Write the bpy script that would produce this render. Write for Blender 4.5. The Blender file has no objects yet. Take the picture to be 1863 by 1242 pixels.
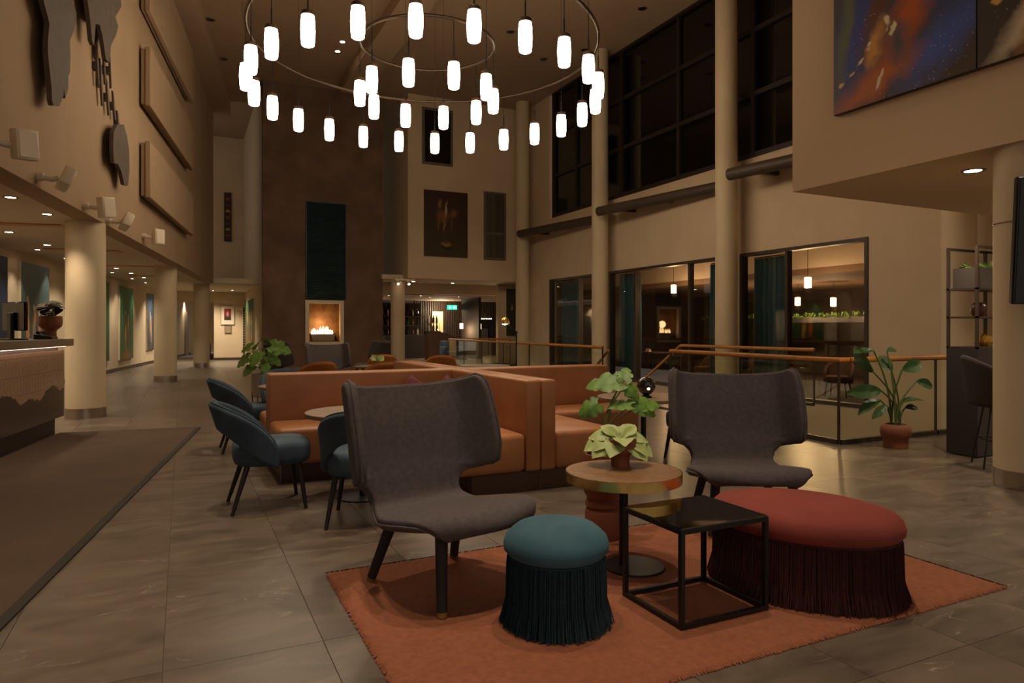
import bpy, bmesh, math, random
from mathutils import Vector, Matrix
random.seed(7)
PI = math.pi; R = math.radians
sc = bpy.context.scene
C = sc.collection
# ------------------------------------------------------------ camera, world, exposure
cd = bpy.data.cameras.new('camera'); cam = bpy.data.objects.new('camera', cd); C.objects.link(cam)
cd.sensor_width = 36.0; cd.lens = 24.0; cd.shift_y = -22/1863; cd.clip_end = 200; cd.clip_start = .05
cam.location = (0, 0, 1.25); cam.rotation_euler = (PI/2, 0, -math.atan2(600, 1242))
sc.camera = cam
W = bpy.data.worlds.new('world'); sc.world = W; W.use_nodes = True
W.node_tree.nodes['Background'].inputs[0].default_value = (1.0, .84, .68, 1)
W.node_tree.nodes['Background'].inputs[1].default_value = .32
vs = sc.view_settings
vs.view_transform = 'Standard'; vs.look = 'None'; vs.gamma = 1; vs.use_curve_mapping = False; vs.exposure = 0.12
cy = sc.cycles
cy.max_bounces = 5; cy.diffuse_bounces = 2; cy.glossy_bounces = 2; cy.transmission_bounces = 2; cy.transparent_max_bounces = 12
cy.use_adaptive_sampling = True; cy.adaptive_threshold = .08
cy.caustics_reflective = False; cy.caustics_refractive = False; cy.sample_clamp_indirect = 3.0
WARM = (1.0, .80, .57)
LAMP_E = 15.0          # pendant glass radiance
# ------------------------------------------------------------ helpers
def lin(c):
    if max(c) > 1.001: c = [v/255 for v in c]
    else: c = list(c)
    return tuple((v/12.92 if v <= .04045 else ((v+.055)/1.055)**2.4) for v in c[:3])+(1,)
MATS = {}
def nd(nt, t, **kw):
    n = nt.nodes.new(t)
    for k, v in kw.items(): setattr(n, k, v)
    return n
def M(name, col=(128,128,128), rough=.6, metal=0, var=0, vs_=4, col2=None, bump=0, bs=40, sheen=0, emit=0, ecol=None, coat=0, spec=.5, stretch=None, obrand=0, space='OBJ', sub=0):
    if name in MATS: return MATS[name]
    m = bpy.data.materials.new(name); m.use_nodes = True; nt = m.node_tree
    b = nt.nodes['Principled BSDF']; L = nt.links.new
    b.inputs['Base Color'].default_value = lin(col); b.inputs['Roughness'].default_value = rough
    b.inputs['Metallic'].default_value = metal; b.inputs['Specular IOR Level'].default_value = spec
    if sheen: b.inputs['Sheen Weight'].default_value = sheen; b.inputs['Sheen Roughness'].default_value = .4; b.inputs['Sheen Tint'].default_value = lin(col)
    if coat: b.inputs['Coat Weight'].default_value = coat; b.inputs['Coat Roughness'].default_value = .08
    if sub: b.inputs['Subsurface Weight'].default_value = sub; b.inputs['Subsurface Radius'].default_value = (.02,.02,.01)
    if emit:
        b.inputs['Emission Color'].default_value = (ecol[0], ecol[1], ecol[2], 1) if ecol else lin(col)
        b.inputs['Emission Strength'].default_value = emit
    co = None
    if var or col2 or bump or obrand:
        if space == 'OBJ':
            co = nd(nt, 'ShaderNodeTexCoord').outputs['Object']
        else:
            g = nd(nt, 'ShaderNodeNewGeometry'); co = g.outputs['Position']
        if stretch:
            mp = nd(nt, 'ShaderNodeMapping'); mp.inputs['Scale'].default_value = stretch; L(co, mp.inputs['Vector']); co = mp.outputs['Vector']
    if var or col2:
        n = nd(nt, 'ShaderNodeTexNoise'); n.inputs['Scale'].default_value = vs_; n.inputs['Detail'].default_value = 5; L(co, n.inputs['Vector'])
        cr = nd(nt, 'ShaderNodeValToRGB'); L(n.outputs['Fac'], cr.inputs['Fac'])
        a = lin(col); c2 = lin(col2) if col2 else tuple(max(0, v*(1-var)) for v in a[:3])+(1,)
        cr.color_ramp.elements[0].position = .32; cr.color_ramp.elements[1].position = .68
        cr.color_ramp.elements[0].color = c2
        cr.color_ramp.elements[1].color = a if col2 else tuple(min(1, v*(1+var*.6)) for v in a[:3])+(1,)
        L(cr.outputs['Color'], b.inputs['Base Color'])
    if bump:
        n2 = nd(nt, 'ShaderNodeTexNoise'); n2.inputs['Scale'].default_value = bs; n2.inputs['Detail'].default_value = 3; L(co, n2.inputs['Vector'])
        bp = nd(nt, 'ShaderNodeBump'); bp.inputs['Strength'].default_value = bump; bp.inputs['Distance'].default_value = .01
        L(n2.outputs['Fac'], bp.inputs['Height']); L(bp.outputs['Normal'], b.inputs['Normal'])
    MATS[name] = m
    return m
class MB:
    def __init__(s): s.v = []; s.f = []
    def add(s, v, f):
        o = len(s.v); s.v += [tuple(p) for p in v]; s.f += [tuple(i+o for i in q) for q in f]; return s
    def box(s, x0, x1, y0, y1, z0, z1):
        v = [(x,y,z) for z in (z0,z1) for y in (y0,y1) for x in (x0,x1)]
        return s.add(v, [(0,2,3,1),(4,5,7,6),(0,1,5,4),(2,6,7,3),(0,4,6,2),(1,3,7,5)])
    def rbox(s, x0, x1, y0, y1, z0, z1, r=.02, seg=2):
        bm = bmesh.new(); bmesh.ops.create_cube(bm, size=1)
        bmesh.ops.scale(bm, vec=(x1-x0, y1-y0, z1-z0), verts=bm.verts)
        bmesh.ops.translate(bm, vec=((x0+x1)/2,(y0+y1)/2,(z0+z1)/2), verts=bm.verts)
        bmesh.ops.bevel(bm, geom=list(bm.edges), offset=r, segments=seg, profile=.5, affect='EDGES')
        bm.verts.index_update(); s.add([v.co[:] for v in bm.verts], [[v.index for v in f.verts] for f in bm.faces]); bm.free(); return s
    def lathe(s, prof, n=24, c=(0,0), sx=1, sy=1, ribs=0, rd=0, cap=True):
        v = []; f = []
        for r, z in prof:
            for i in range(n):
                a = 2*PI*i/n; q = r*(1+(rd*math.cos(ribs*a) if ribs else 0))
                v.append((c[0]+q*sx*math.cos(a), c[1]+q*sy*math.sin(a), z))
        k = len(prof)
        for j in range(k-1):
            for i in range(n):
                f.append((j*n+i, j*n+(i+1)%n, (j+1)*n+(i+1)%n, (j+1)*n+i))
        if cap and prof[0][0] > 1e-6: f.append(tuple(range(n-1,-1,-1)))
        if cap and prof[-1][0] > 1e-6: f.append(tuple((k-1)*n+i for i in range(n)))
        return s.add(v, f)
    def tube(s, pts, r, n=8, closed=False, r2=None):
        P = [Vector(p) for p in pts]; m = len(P); v = []; f = []
        up = Vector((0,0,1)); prev = None
        for i, p in enumerate(P):
            a = P[(i-1) % m] if (closed or i) else P[i]; b = P[(i+1) % m] if (closed or i < m-1) else P[i]
            t = (b-a).normalized()
            x = prev - t*prev.dot(t) if prev is not None else (up.cross(t) if abs(t.z) < .95 else Vector((1,0,0)).cross(t))
            if x.length < 1e-6: x = Vector((1,0,0)).cross(t)
            x.normalize(); prev = x; y = t.cross(x)
            rr = r if r2 is None else r+(r2-r)*i/max(1,m-1)
            for k in range(n):
                q = 2*PI*k/n; v.append(p + x*math.cos(q)*rr + y*math.sin(q)*rr)
        for i in range(m if closed else m-1):
            for k in range(n):
                f.append((i*n+k, i*n+(k+1)%n, ((i+1)%m)*n+(k+1)%n, ((i+1)%m)*n+k))
        if not closed: f.append(tuple(range(n-1,-1,-1))); f.append(tuple((m-1)*n+k for k in range(n)))
        return s.add(v, f)
    def prism(s, poly, z0, z1):
        n = len(poly); v = [(x,y,z0) for x,y in poly]+[(x,y,z1) for x,y in poly]
        return s.add(v, [tuple(range(n-1,-1,-1)), tuple(range(n,2*n))]+[(i,(i+1)%n,n+(i+1)%n,n+i) for i in range(n)])
    def grid(s, P):
        a = len(P); b = len(P[0]); v = [p for row in P for p in row]
        return s.add(v, [(i*b+j, i*b+j+1, (i+1)*b+j+1, (i+1)*b+j) for i in range(a-1) for j in range(b-1)])
    def mesh(s, name, mat, smooth=True, ang=38):
        me = bpy.data.meshes.new(name); me.from_pydata(s.v, [], s.f); me.update()
        if mat is not None: me.materials.append(mat)
        if smooth and len(me.polygons):
            me.polygons.foreach_set('use_smooth', [True]*len(me.polygons)); me.set_sharp_from_angle(angle=R(ang))
        return me
    def o(s, name, mat, parent=None, smooth=True, ang=38, solid=0, soff=0, sub=0):
        me = s.mesh(name, mat, smooth, ang); ob = bpy.data.objects.new(name, me); C.objects.link(ob)
        if parent is not None: ob.parent = parent
        if solid:
            md = ob.modifiers.new('thickness', 'SOLIDIFY'); md.thickness = solid; md.offset = soff
        if sub:
            md = ob.modifiers.new('soft', 'SUBSURF'); md.levels = sub; md.render_levels = sub
        return ob
def tag(o, label=None, cat=None, group=None, kind=None):
    if label: o['label'] = label
    if cat: o['category'] = cat
    if group: o['group'] = group
    if kind: o['kind'] = kind
    return o
def empty(name, loc=(0,0,0), rz=0, parent=None):
    o = bpy.data.objects.new(name, None); C.objects.link(o); o.location = loc; o.rotation_euler = (0,0,rz); o.empty_display_size = .1
    if parent is not None: o.parent = parent
    return o
def thing(name, label, cat, loc=(0,0,0), rz=0, group=None): return tag(empty(name, loc, rz), label, cat, group)
def struct(o, label=None): return tag(o, label, kind='structure')
def copy_tree(o, parent=None):
    c = o.copy(); C.objects.link(c); c.parent = parent
    for ch in o.children: copy_tree(ch, c)
    return c
def dup(o, label, loc, rz=0, group=None):
    c = copy_tree(o); c.location = loc; c.rotation_euler = (0,0,rz); c['label'] = label
    if group: c['group'] = group
    return c
def lamp(name, kind, loc, energy, col=WARM, size=.05, rot=None, spot=None, blend=.6, parent=None):
    l = bpy.data.lights.new(name, kind); l.energy = energy; l.color = col
    if kind in ('POINT','SPOT'): l.shadow_soft_size = size
    if kind == 'SPOT': l.spot_size = R(spot or 70); l.spot_blend = blend
    o = bpy.data.objects.new(name, l); C.objects.link(o); o.location = loc
    if rot: o.rotation_euler = rot
    if parent is not None: o.parent = parent
    return o
# left-hand walls run 8.36 degrees off the right-hand wall
LA = R(8.36); LD = Vector((math.sin(LA), math.cos(LA), 0)); LN = Vector((math.cos(LA), -math.sin(LA), 0)); L0 = Vector((-1.53, 7.82, 0))
def lw(s, off=0, z=0): return L0 + LD*s + LN*off + Vector((0,0,z))
LLOW = -2.50            # corridor wall: offset from the upper wall's face
VA = -math.atan2(600, 1242)
def rail_x(y): return 6.43 + .1*(y-5.1)
# ------------------------------------------------------------ materials
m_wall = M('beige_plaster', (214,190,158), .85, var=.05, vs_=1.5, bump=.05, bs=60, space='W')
m_wall2 = M('corridor_plaster', (206,186,156), .85, var=.04, vs_=1.5, space='W')
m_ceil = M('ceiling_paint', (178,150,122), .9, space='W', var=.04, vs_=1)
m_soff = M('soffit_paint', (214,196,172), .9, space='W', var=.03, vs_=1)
m_col = M('column_paint', (214,194,160), .7, space='W', var=.04, vs_=2)
m_chrome = M('brushed_steel', (190,180,168), .28, 1)
m_dark = M('dark_frame', (62,50,42), .45)
m_black = M('black_metal', (22,19,17), .42)
m_blackm = M('black_leg', (30,25,23), .5)
m_brass = M('polished_brass', (242,204,124), .24, 1, var=.12, vs_=14, stretch=(1,1,.02))
m_wood = M('oak_rail', (196,128,58), .42, var=.2, vs_=6, stretch=(8,1,8))
m_orange = M('cognac_leather', (176,118,76), .42, col2=(156,100,60), vs_=3, bump=.25, bs=9)
m_orv = M('amber_velvet', (182,116,50), .8, col2=(154,92,34), vs_=4, sheen=.5)
m_grey = M('grey_wool', (89,80,80), .95, var=.18, vs_=40, bump=.25, bs=300, sheen=.15)
m_greyd = M('dark_wool', (58,50,50), .95, var=.15, vs_=40, bump=.2, bs=300)
m_blue = M('blue_velvet', (70,88,102), .85, col2=(48,64,78), vs_=5, sheen=.55)
m_teal = M('teal_velvet', (66,106,122), .85, col2=(52,88,104), vs_=6, sheen=.5)
m_tealf = M('teal_fringe', (24,58,70), .8, col2=(12,38,48), vs_=60)
m_red = M('red_velvet', (150,66,54), .85, col2=(128,53,44), vs_=4, sheen=.5)
m_redf = M('burgundy_fringe', (74,24,24), .8, col2=(46,13,14), vs_=60)
m_terra = M('terracotta', (148,88,60), .65, col2=(126,70,46), vs_=6)
m_leaf = M('leaf_green', (122,156,66), .45, col2=(84,124,48), vs_=9, spec=.4)
m_leafd = M('leaf_dark', (72,102,54), .4, col2=(46,76,38), vs_=6, spec=.4)
m_leafp = M('leaf_pale', (196,206,140), .5, col2=(160,178,104), vs_=14)
m_stem = M('stem_green', (120,130,60), .5)
m_soil = M('soil', (40,28,20), .95)
m_white = M('white_enamel', (226,210,184), .45)
m_slate = M('slate_relief', (92,80,70), .8, var=.12, vs_=8)
m_acou = M('acoustic_panel', (164,138,110), .95, var=.04, vs_=3)
m_table = M('table_laminate', (132,106,84), .5, var=.15, vs_=8)
m_brown = M('walnut_panel', (82,56,40), .5, var=.15, vs_=4, stretch=(4,4,.5))
m_slat = M('dark_slats', (34,26,22), .85)
m_screen = M('black_screen', (4,4,5), .25)
m_curt = M('teal_curtain', (50,112,136), .85, sheen=.2)
m_glow = M('lamp_glass', (255,240,220), .4, emit=LAMP_E, ecol=WARM)
m_glow2 = M('warm_lamp', (255,225,180), .4, emit=9, ecol=(1,.62,.30))
m_spotl = M('downlight_lens', (255,240,220), .4, emit=30, ecol=(1,.78,.55))
m_pour = M('ceramic_grey', (150,136,124), .6)
m_purple = M('plum_velvet', (120,52,56), .8, col2=(84,34,44), vs_=20, sheen=.4)
# glass: mostly clear with a mirror share that grows at grazing angles
def glass_mat(name, tint, refl=.08, haze=0, rough=.02):
    m = bpy.data.materials.new(name); m.use_nodes = True; nt = m.node_tree; nt.nodes.clear(); L = nt.links.new
    out = nd(nt, 'ShaderNodeOutputMaterial'); tr = nd(nt, 'ShaderNodeBsdfTransparent'); tr.inputs[0].default_value = lin(tint)
    gl = nd(nt, 'ShaderNodeBsdfGlossy'); gl.inputs['Roughness'].default_value = rough; gl.inputs[0].default_value = (.9,.9,.9,1)
    lw0 = nd(nt, 'ShaderNodeLayerWeight'); lw0.inputs[0].default_value = .5; lwn = nd(nt, 'ShaderNodeMath', operation='POWER'); lwn.inputs[1].default_value = 5.0; L(lw0.outputs['Facing'], lwn.inputs[0])
    mt = nd(nt, 'ShaderNodeMath', operation='MULTIPLY_ADD'); mt.inputs[1].default_value = .8; mt.inputs[2].default_value = refl+.03; mt.use_clamp = True
    mx = nd(nt, 'ShaderNodeMixShader'); L(lwn.outputs[0], mt.inputs[0]); L(mt.outputs[0], mx.inputs[0]); L(tr.outputs[0], mx.inputs[1]); L(gl.outputs[0], mx.inputs[2]); L(mx.outputs[0], out.inputs[0])
    MATS[name] = m; return m
m_glass = glass_mat('railing_glass', (246,248,240), .0)
m_pane = glass_mat('window_glass', (240,236,230), .04)
m_smoke = glass_mat('smoked_glass', (70,60,54), .03)
m_night = M('night_glass', (10,8,8), .06, spec=.7)
m_mirror = M('smoked_mirror', (132,124,112), .04, 1)
def floor_mat():
    m = bpy.data.materials.new('stone_tile'); m.use_nodes = True; nt = m.node_tree; L = nt.links.new; b = nt.nodes['Principled BSDF']
    g = nd(nt, 'ShaderNodeNewGeometry'); oi = nd(nt, 'ShaderNodeObjectInfo')
    ad = nd(nt, 'ShaderNodeVectorMath', operation='MULTIPLY_ADD')
    cx = nd(nt, 'ShaderNodeCombineXYZ'); L(oi.outputs['Random'], cx.inputs[2]); L(oi.outputs['Random'], cx.inputs[0])
    L(cx.outputs[0], ad.inputs[0]); ad.inputs[1].default_value = (9,9,9); L(g.outputs['Position'], ad.inputs[2])
    mp = nd(nt, 'ShaderNodeMapping'); mp.inputs['Scale'].default_value = (.55, 1.5, 1); L(ad.outputs[0], mp.inputs[0])
    n = nd(nt, 'ShaderNodeTexNoise'); n.inputs['Scale'].default_value = 3.4; n.inputs['Detail'].default_value = 10; n.inputs['Roughness'].default_value = .62; n.inputs['Distortion'].default_value = .8; L(mp.outputs[0], n.inputs[0])
    cr = nd(nt, 'ShaderNodeValToRGB'); e = cr.color_ramp.elements; e[0].position = .3; e[0].color = lin((84,73,64)); e[1].position = .72; e[1].color = lin((124,110,96)); L(n.outputs['Fac'], cr.inputs[0])
    # pale veins: thin bands of a second noise
    n2 = nd(nt, 'ShaderNodeTexNoise'); n2.inputs['Scale'].default_value = 2.6; n2.inputs['Detail'].default_value = 5; n2.inputs['Distortion'].default_value = 1.6; L(mp.outputs[0], n2.inputs[0])
    c2 = nd(nt, 'ShaderNodeValToRGB'); c2.color_ramp.elements[0].position = .493; c2.color_ramp.elements[0].color = (0,0,0,1); c2.color_ramp.elements[1].position = .5; c2.color_ramp.elements[1].color = (1,1,1,1)
    k = c2.color_ramp.elements.new(.507); k.color = (0,0,0,1); L(n2.outputs['Fac'], c2.inputs[0])
    n3 = nd(nt, 'ShaderNodeTexNoise'); n3.inputs['Scale'].default_value = 3.1; L(mp.outputs[0], n3.inputs[0])
    mu = nd(nt, 'ShaderNodeMath', operation='MULTIPLY'); L(c2.outputs[0], mu.inputs[0])
    st = nd(nt, 'ShaderNodeMapRange'); st.inputs[1].default_value = .52; st.inputs[2].default_value = .66; st.inputs[4].default_value = .55; L(n3.outputs['Fac'], st.inputs[0]); L(st.outputs[0], mu.inputs[1])
    mx = nd(nt, 'ShaderNodeMix', data_type='RGBA'); L(mu.outputs[0], mx.inputs[0]); L(cr.outputs[0], mx.inputs[6]); mx.inputs[7].default_value = lin((206,192,170)); L(mx.outputs[2], b.inputs['Base Color'])
    rr = nd(nt, 'ShaderNodeMapRange'); rr.inputs[3].default_value = .24; rr.inputs[4].default_value = .40; L(n.outputs['Fac'], rr.inputs[0]); L(rr.outputs[0], b.inputs['Roughness'])
    b.inputs['Specular IOR Level'].default_value = .45
    return m
m_floor = floor_mat()
m_grout = M('grout', (104,92,80), .9)
def paint(name, w, h, c1, c2, blobs, dist=.06, sc_=3, speck=None):
    """canvas in local x (0..w) and z (0..h): ground from c1 (low) to c2 (high) with soft strokes"""
    m = bpy.data.materials.new(name); m.use_nodes = True; nt = m.node_tree; L = nt.links.new; b = nt.nodes['Principled BSDF']; b.inputs['Roughness'].default_value = .55
    tc = nd(nt, 'ShaderNodeTexCoord'); mp = nd(nt, 'ShaderNodeMapping'); mp.inputs['Scale'].default_value = (1/w, 0, 1/h); L(tc.outputs['Object'], mp.inputs[0])
    n = nd(nt, 'ShaderNodeTexNoise'); n.inputs['Scale'].default_value = sc_; n.inputs['Detail'].default_value = 5; L(tc.outputs['Object'], n.inputs[0])
    sb = nd(nt, 'ShaderNodeVectorMath', operation='SUBTRACT'); L(n.outputs['Color'], sb.inputs[0]); sb.inputs[1].default_value = (.5,.5,.5)
    ad = nd(nt, 'ShaderNodeVectorMath', operation='MULTIPLY_ADD'); L(sb.outputs[0], ad.inputs[0]); ad.inputs[1].default_value = (dist*2,0,dist*2); L(mp.outputs[0], ad.inputs[2])
    sx = nd(nt, 'ShaderNodeSeparateXYZ'); L(ad.outputs[0], sx.inputs[0])
    mm = nd(nt, 'ShaderNodeMath', operation='MULTIPLY_ADD'); L(n.outputs['Fac'], mm.inputs[0]); mm.inputs[1].default_value = .9; L(sx.outputs[2], mm.inputs[2])
    cr = nd(nt, 'ShaderNodeMapRange'); cr.inputs[1].default_value = .35; cr.inputs[2].default_value = 1.5; L(mm.outputs[0], cr.inputs[0])
    mx = nd(nt, 'ShaderNodeMix', data_type='RGBA'); L(cr.outputs[0], mx.inputs[0]); mx.inputs[6].default_value = lin(c1); mx.inputs[7].default_value = lin(c2); cur = mx.outputs[2]
    for (cx, cz, rx, rz, ang, col, soft) in blobs:
        m2 = nd(nt, 'ShaderNodeMapping', vector_type='TEXTURE'); m2.inputs['Location'].default_value = (cx,0,cz); m2.inputs['Rotation'].default_value = (0,R(ang),0); m2.inputs['Scale'].default_value = (rx,1,rz); L(ad.outputs[0], m2.inputs[0])
        ln = nd(nt, 'ShaderNodeVectorMath', operation='LENGTH'); L(m2.outputs[0], ln.inputs[0])
        mr = nd(nt, 'ShaderNodeMapRange'); mr.inputs[1].default_value = 1; mr.inputs[2].default_value = 1-soft; L(ln.outputs['Value'], mr.inputs[0])
        x = nd(nt, 'ShaderNodeMix', data_type='RGBA'); L(mr.outputs[0], x.inputs[0]); L(cur, x.inputs[6]); x.inputs[7].default_value = lin(col); cur = x.outputs[2]
    if speck:
        vo = nd(nt, 'ShaderNodeTexVoronoi'); vo.inputs['Scale'].default_value = speck[0]; L(tc.outputs['Object'], vo.inputs[0])
        nz = nd(nt, 'ShaderNodeTexNoise'); nz.inputs['Scale'].default_value = 1.6; L(tc.outputs['Object'], nz.inputs[0])
        ma = nd(nt, 'ShaderNodeMapRange'); ma.inputs[1].default_value = .16; ma.inputs[2].default_value = .08; L(vo.outputs['Distance'], ma.inputs[0])
        mb_ = nd(nt, 'ShaderNodeMapRange'); mb_.inputs[1].default_value = .52; mb_.inputs[2].default_value = .6; L(nz.outputs['Fac'], mb_.inputs[0])
        mc = nd(nt, 'ShaderNodeMath', operation='MULTIPLY'); L(ma.outputs[0], mc.inputs[0]); L(mb_.outputs[0], mc.inputs[1])
        x = nd(nt, 'ShaderNodeMix', data_type='RGBA'); L(mc.outputs[0], x.inputs[0]); L(cur, x.inputs[6]); x.inputs[7].default_value = lin(speck[1]); cur = x.outputs[2]
    L(cur, b.inputs['Base Color'])
    return m
def canvas(name, label, loc, rz, w, h, mat, edge=None, depth=.05, frame=None, group=None):
    """picture whose face lies in local x/z and looks along local -y"""
    t = thing(name, label, 'painting', loc, rz, group)
    MB().box(0, w, -depth, 0, 0, h).o('stretcher', edge or m_white, t, smooth=False)
    MB().box(.004, w-.004, -depth-.006, -depth, .004, h-.004).o('painted_canvas', mat, t, smooth=False)
    if frame:
        for a in ((-.03,0,0,h),(w,w+.03,0,h),(-.03,w+.03,-.03,0),(-.03,w+.03,h,h+.03)):
            MB().box(a[0],a[1],-depth-.02,0,a[2],a[3]).o('frame_bar', frame, t, smooth=False)
    return t
def holed(name, o0, du, us, vs_, holes, thick, mat, n):
    """upright wall from connected cells, openings left out; n points into the room, thickness goes the other way"""
    du = Vector(du); V = [tuple(Vector(o0)+du*u+Vector((0,0,v))) for v in vs_ for u in us]; nu = len(us); F = []
    for j in range(len(vs_)-1):
        for i in range(nu-1):
            uc = (us[i]+us[i+1])/2; vc = (vs_[j]+vs_[j+1])/2
            if any(h[0] < uc < h[1] and h[2] < vc < h[3] for h in holes): continue
            q = [j*nu+i, j*nu+i+1, (j+1)*nu+i+1, (j+1)*nu+i]
            F.append(q)
    nn = du.cross(Vector((0,0,1)))
    if nn.dot(Vector(n)) < 0: F = [f[::-1] for f in F]
    used = sorted({i for f in F for i in f}); mp = {i:k for k,i in enumerate(used)}
    mb = MB(); mb.add([V[i] for i in used], [[mp[i] for i in f] for f in F])
    return struct(mb.o(name, mat, smooth=False, solid=thick, soff=-1))
# ------------------------------------------------------------ setting: floor with separate tiles
TX, TY, OX, OY = .575, 1.15, -.065, 2.80
struct(MB().prism([(-9,-3),(11.6,-3),(11.6,5.1),(6.43,5.1),(rail_x(22.6),22.6),(18,22.6),(18,33),(-4.5,42),(-9,20)], -.16, -.006).o('floor', m_grout, smooth=False), 'grey stone tiled lobby floor')
floor = bpy.data.objects['floor']
def clip(poly, a, b, c):           # keep a*x+b*y<=c
    out = []
    for i in range(len(poly)):
        p, q = poly[i], poly[(i+1)%len(poly)]; dp = a*p[0]+b*p[1]-c; dq = a*q[0]+b*q[1]-c
        if dp <= 0: out.append(p)
        if (dp < 0 < dq) or (dq < 0 < dp):
            t = dp/(dp-dq); out.append((p[0]+(q[0]-p[0])*t, p[1]+(q[1]-p[1])*t))
    return out
def tile_poly(i, j):
    x0, y0 = OX+TX*i+.0011, OY+TY*j+.0011; x1, y1 = x0+TX-.0022, y0+TY-.0022
    P = [(x0,y0),(x1,y0),(x1,y1),(x0,y1)]
    if y0 > 5.0 and y1 < 22.7:
        P = clip(P, 1, -.1, 6.43-.51-.02)
    return P
sa, ca = math.sin(math.atan2(600,1242)), math.cos(math.atan2(600,1242))
cells = []
for i in range(-14, 33):
    for j in range(-3, 25):
        cx, cy_ = OX+TX*(i+.5), OY+TY*(j+.5); d = cx*sa+cy_*ca; xr = cx*ca-cy_*sa
        if cx < -3.6+.147*(cy_-7.82)-.6 or cx > 17.5: continue
        if 5.1 < cy_ < 22.6 and cx-.3 > rail_x(cy_): continue
        vis = d > 1.7 and abs(xr) < .77*d+.6
        cells.append((not vis, d if d > 0 else 99, i, j))
cells.sort()
tile_me = MB().add(*(lambda w,l,e,t: ([(e,e,t),(w-e,e,t),(w-e,l-e,t),(e,l-e,t),(0,0,t-.0006),(w,0,t-.0006),(w,l,t-.0006),(0,l,t-.0006),(0,0,-.006),(w,0,-.006),(w,l,-.006),(0,l,-.006)],
    [(0,1,2,3),(4,5,1,0),(5,6,2,1),(6,7,3,2),(7,4,0,3),(8,9,5,4),(9,10,6,5),(10,11,7,6),(11,8,4,7)]))(TX-.0022, TY-.0022, .0006, 0)).mesh('tile', m_floor, smooth=False)
rest = MB()
for k, (nv, d, i, j) in enumerate(cells):
    P = tile_poly(i, j)
    if len(P) < 3: continue
    full = len(P) == 4 and abs((P[2][0]-P[0][0])-(TX-.0022)) < 1e-4 and abs((P[2][1]-P[0][1])-(TY-.0022)) < 1e-4
    if k < 290 and not nv:
        if full:
            o = bpy.data.objects.new('tile', tile_me); C.objects.link(o); o.location = (P[0][0], P[0][1], 0); o.parent = floor
        else: MB().prism(P, -.006, 0).o('tile', m_floor, floor, smooth=False)
    else: rest.prism(P, -.006, 0)
tag(rest.o('tile', m_floor, floor, smooth=False), kind='stuff')
# landing and stair flight that leads down beside the window wall
struct(MB().box(rail_x(9.5)+.12, 9.35, 8.5, 10.6, -.2, -.004).o('floor_landing', m_floor, smooth=False), 'small stair landing beside the glass balustrade')
st = thing('staircase', 'stone stair flight going down along the window wall', 'staircase', (0,0,0))
for k in range(14):
    MB().box(7.15, 9.3, 10.62+.29*k, 10.62+.29*(k+1)+.02, -.18*(k+1)-.12, -.18*(k+1)).o('step', m_floor, st, smooth=False)
struct(MB().box(6.3, 11.4, 4.9, 22.6, -3.1, -3.0).o('floor_lower', m_floor, smooth=False), 'lower level floor under the stairwell')
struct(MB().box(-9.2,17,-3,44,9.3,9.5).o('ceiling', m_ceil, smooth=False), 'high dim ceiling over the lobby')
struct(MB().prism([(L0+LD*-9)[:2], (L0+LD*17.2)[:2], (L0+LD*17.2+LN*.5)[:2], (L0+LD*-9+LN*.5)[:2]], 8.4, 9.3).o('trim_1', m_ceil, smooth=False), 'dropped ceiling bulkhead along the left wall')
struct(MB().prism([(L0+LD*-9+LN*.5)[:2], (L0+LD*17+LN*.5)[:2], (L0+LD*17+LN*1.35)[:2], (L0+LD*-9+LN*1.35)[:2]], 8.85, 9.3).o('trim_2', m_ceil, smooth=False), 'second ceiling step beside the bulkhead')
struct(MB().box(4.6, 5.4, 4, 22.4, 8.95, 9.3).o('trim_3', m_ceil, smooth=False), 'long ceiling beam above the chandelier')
# upper left wall, its soffit, the corridor wall behind the columns
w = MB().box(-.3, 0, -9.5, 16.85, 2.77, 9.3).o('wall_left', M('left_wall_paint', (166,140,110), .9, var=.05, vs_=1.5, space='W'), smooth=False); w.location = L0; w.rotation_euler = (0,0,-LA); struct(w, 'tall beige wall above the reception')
w = MB().box(-3.6, -.302, -9.5, 22.5, 2.77, 2.95).o('ceiling_left', m_soff, smooth=False); w.location = L0; w.rotation_euler = (0,0,-LA); struct(w, 'low white ceiling over reception and corridor')
w = MB().box(-.3, 2.2, 16.86, 22.5, 2.77, 2.95).o('ceiling_corridor', m_soff, smooth=False); w.location = L0; w.rotation_euler = (0,0,-LA); struct(w, 'low ceiling at the corridor end')
w = MB().box(LLOW-.2, LLOW, -9.5, 40, 0, 2.77).o('wall_corridor', m_wall2, smooth=False); w.location = L0; w.rotation_euler = (0,0,-LA); struct(w, 'corridor wall hung with tall paintings')
w = MB().box(LLOW, LLOW+.02, -9.5, 30, 0, .1).o('baseboard_left', m_dark, smooth=False); w.location = L0; w.rotation_euler = (0,0,-LA); struct(w)
struct(MB().box(-1.6, 2.34, 31, 31.3, 3.15, 9.3).o('wall_bulkhead', m_wall, smooth=False), 'dark upper wall above the corridor end')
struct(MB().box(1.16, 2.34, 30.2, 30.4, 0, 3.15).o('wall_corridor_end', m_wall2, smooth=False), 'corridor end wall with a framed picture')
struct(MB().box(1.16, 2.3, 30.18, 30.2, 0, .1).o('baseboard_end', m_dark, smooth=False))
struct(MB().box(-4, 1.16, 30.2, 30.4, 2.35, 3.15).o('wall_corridor_lintel', m_wall2, smooth=False), 'lintel over the corridor opening')
struct(MB().box(-4, 3, 40, 40.2, 0, 3).o('wall_back', m_wall2, smooth=False), 'far end wall of the back corridor')
struct(MB().box(-4, 3, 30.4, 40, 2.6, 2.8).o('ceiling_back', m_soff, smooth=False), 'ceiling of the back corridor')
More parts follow.
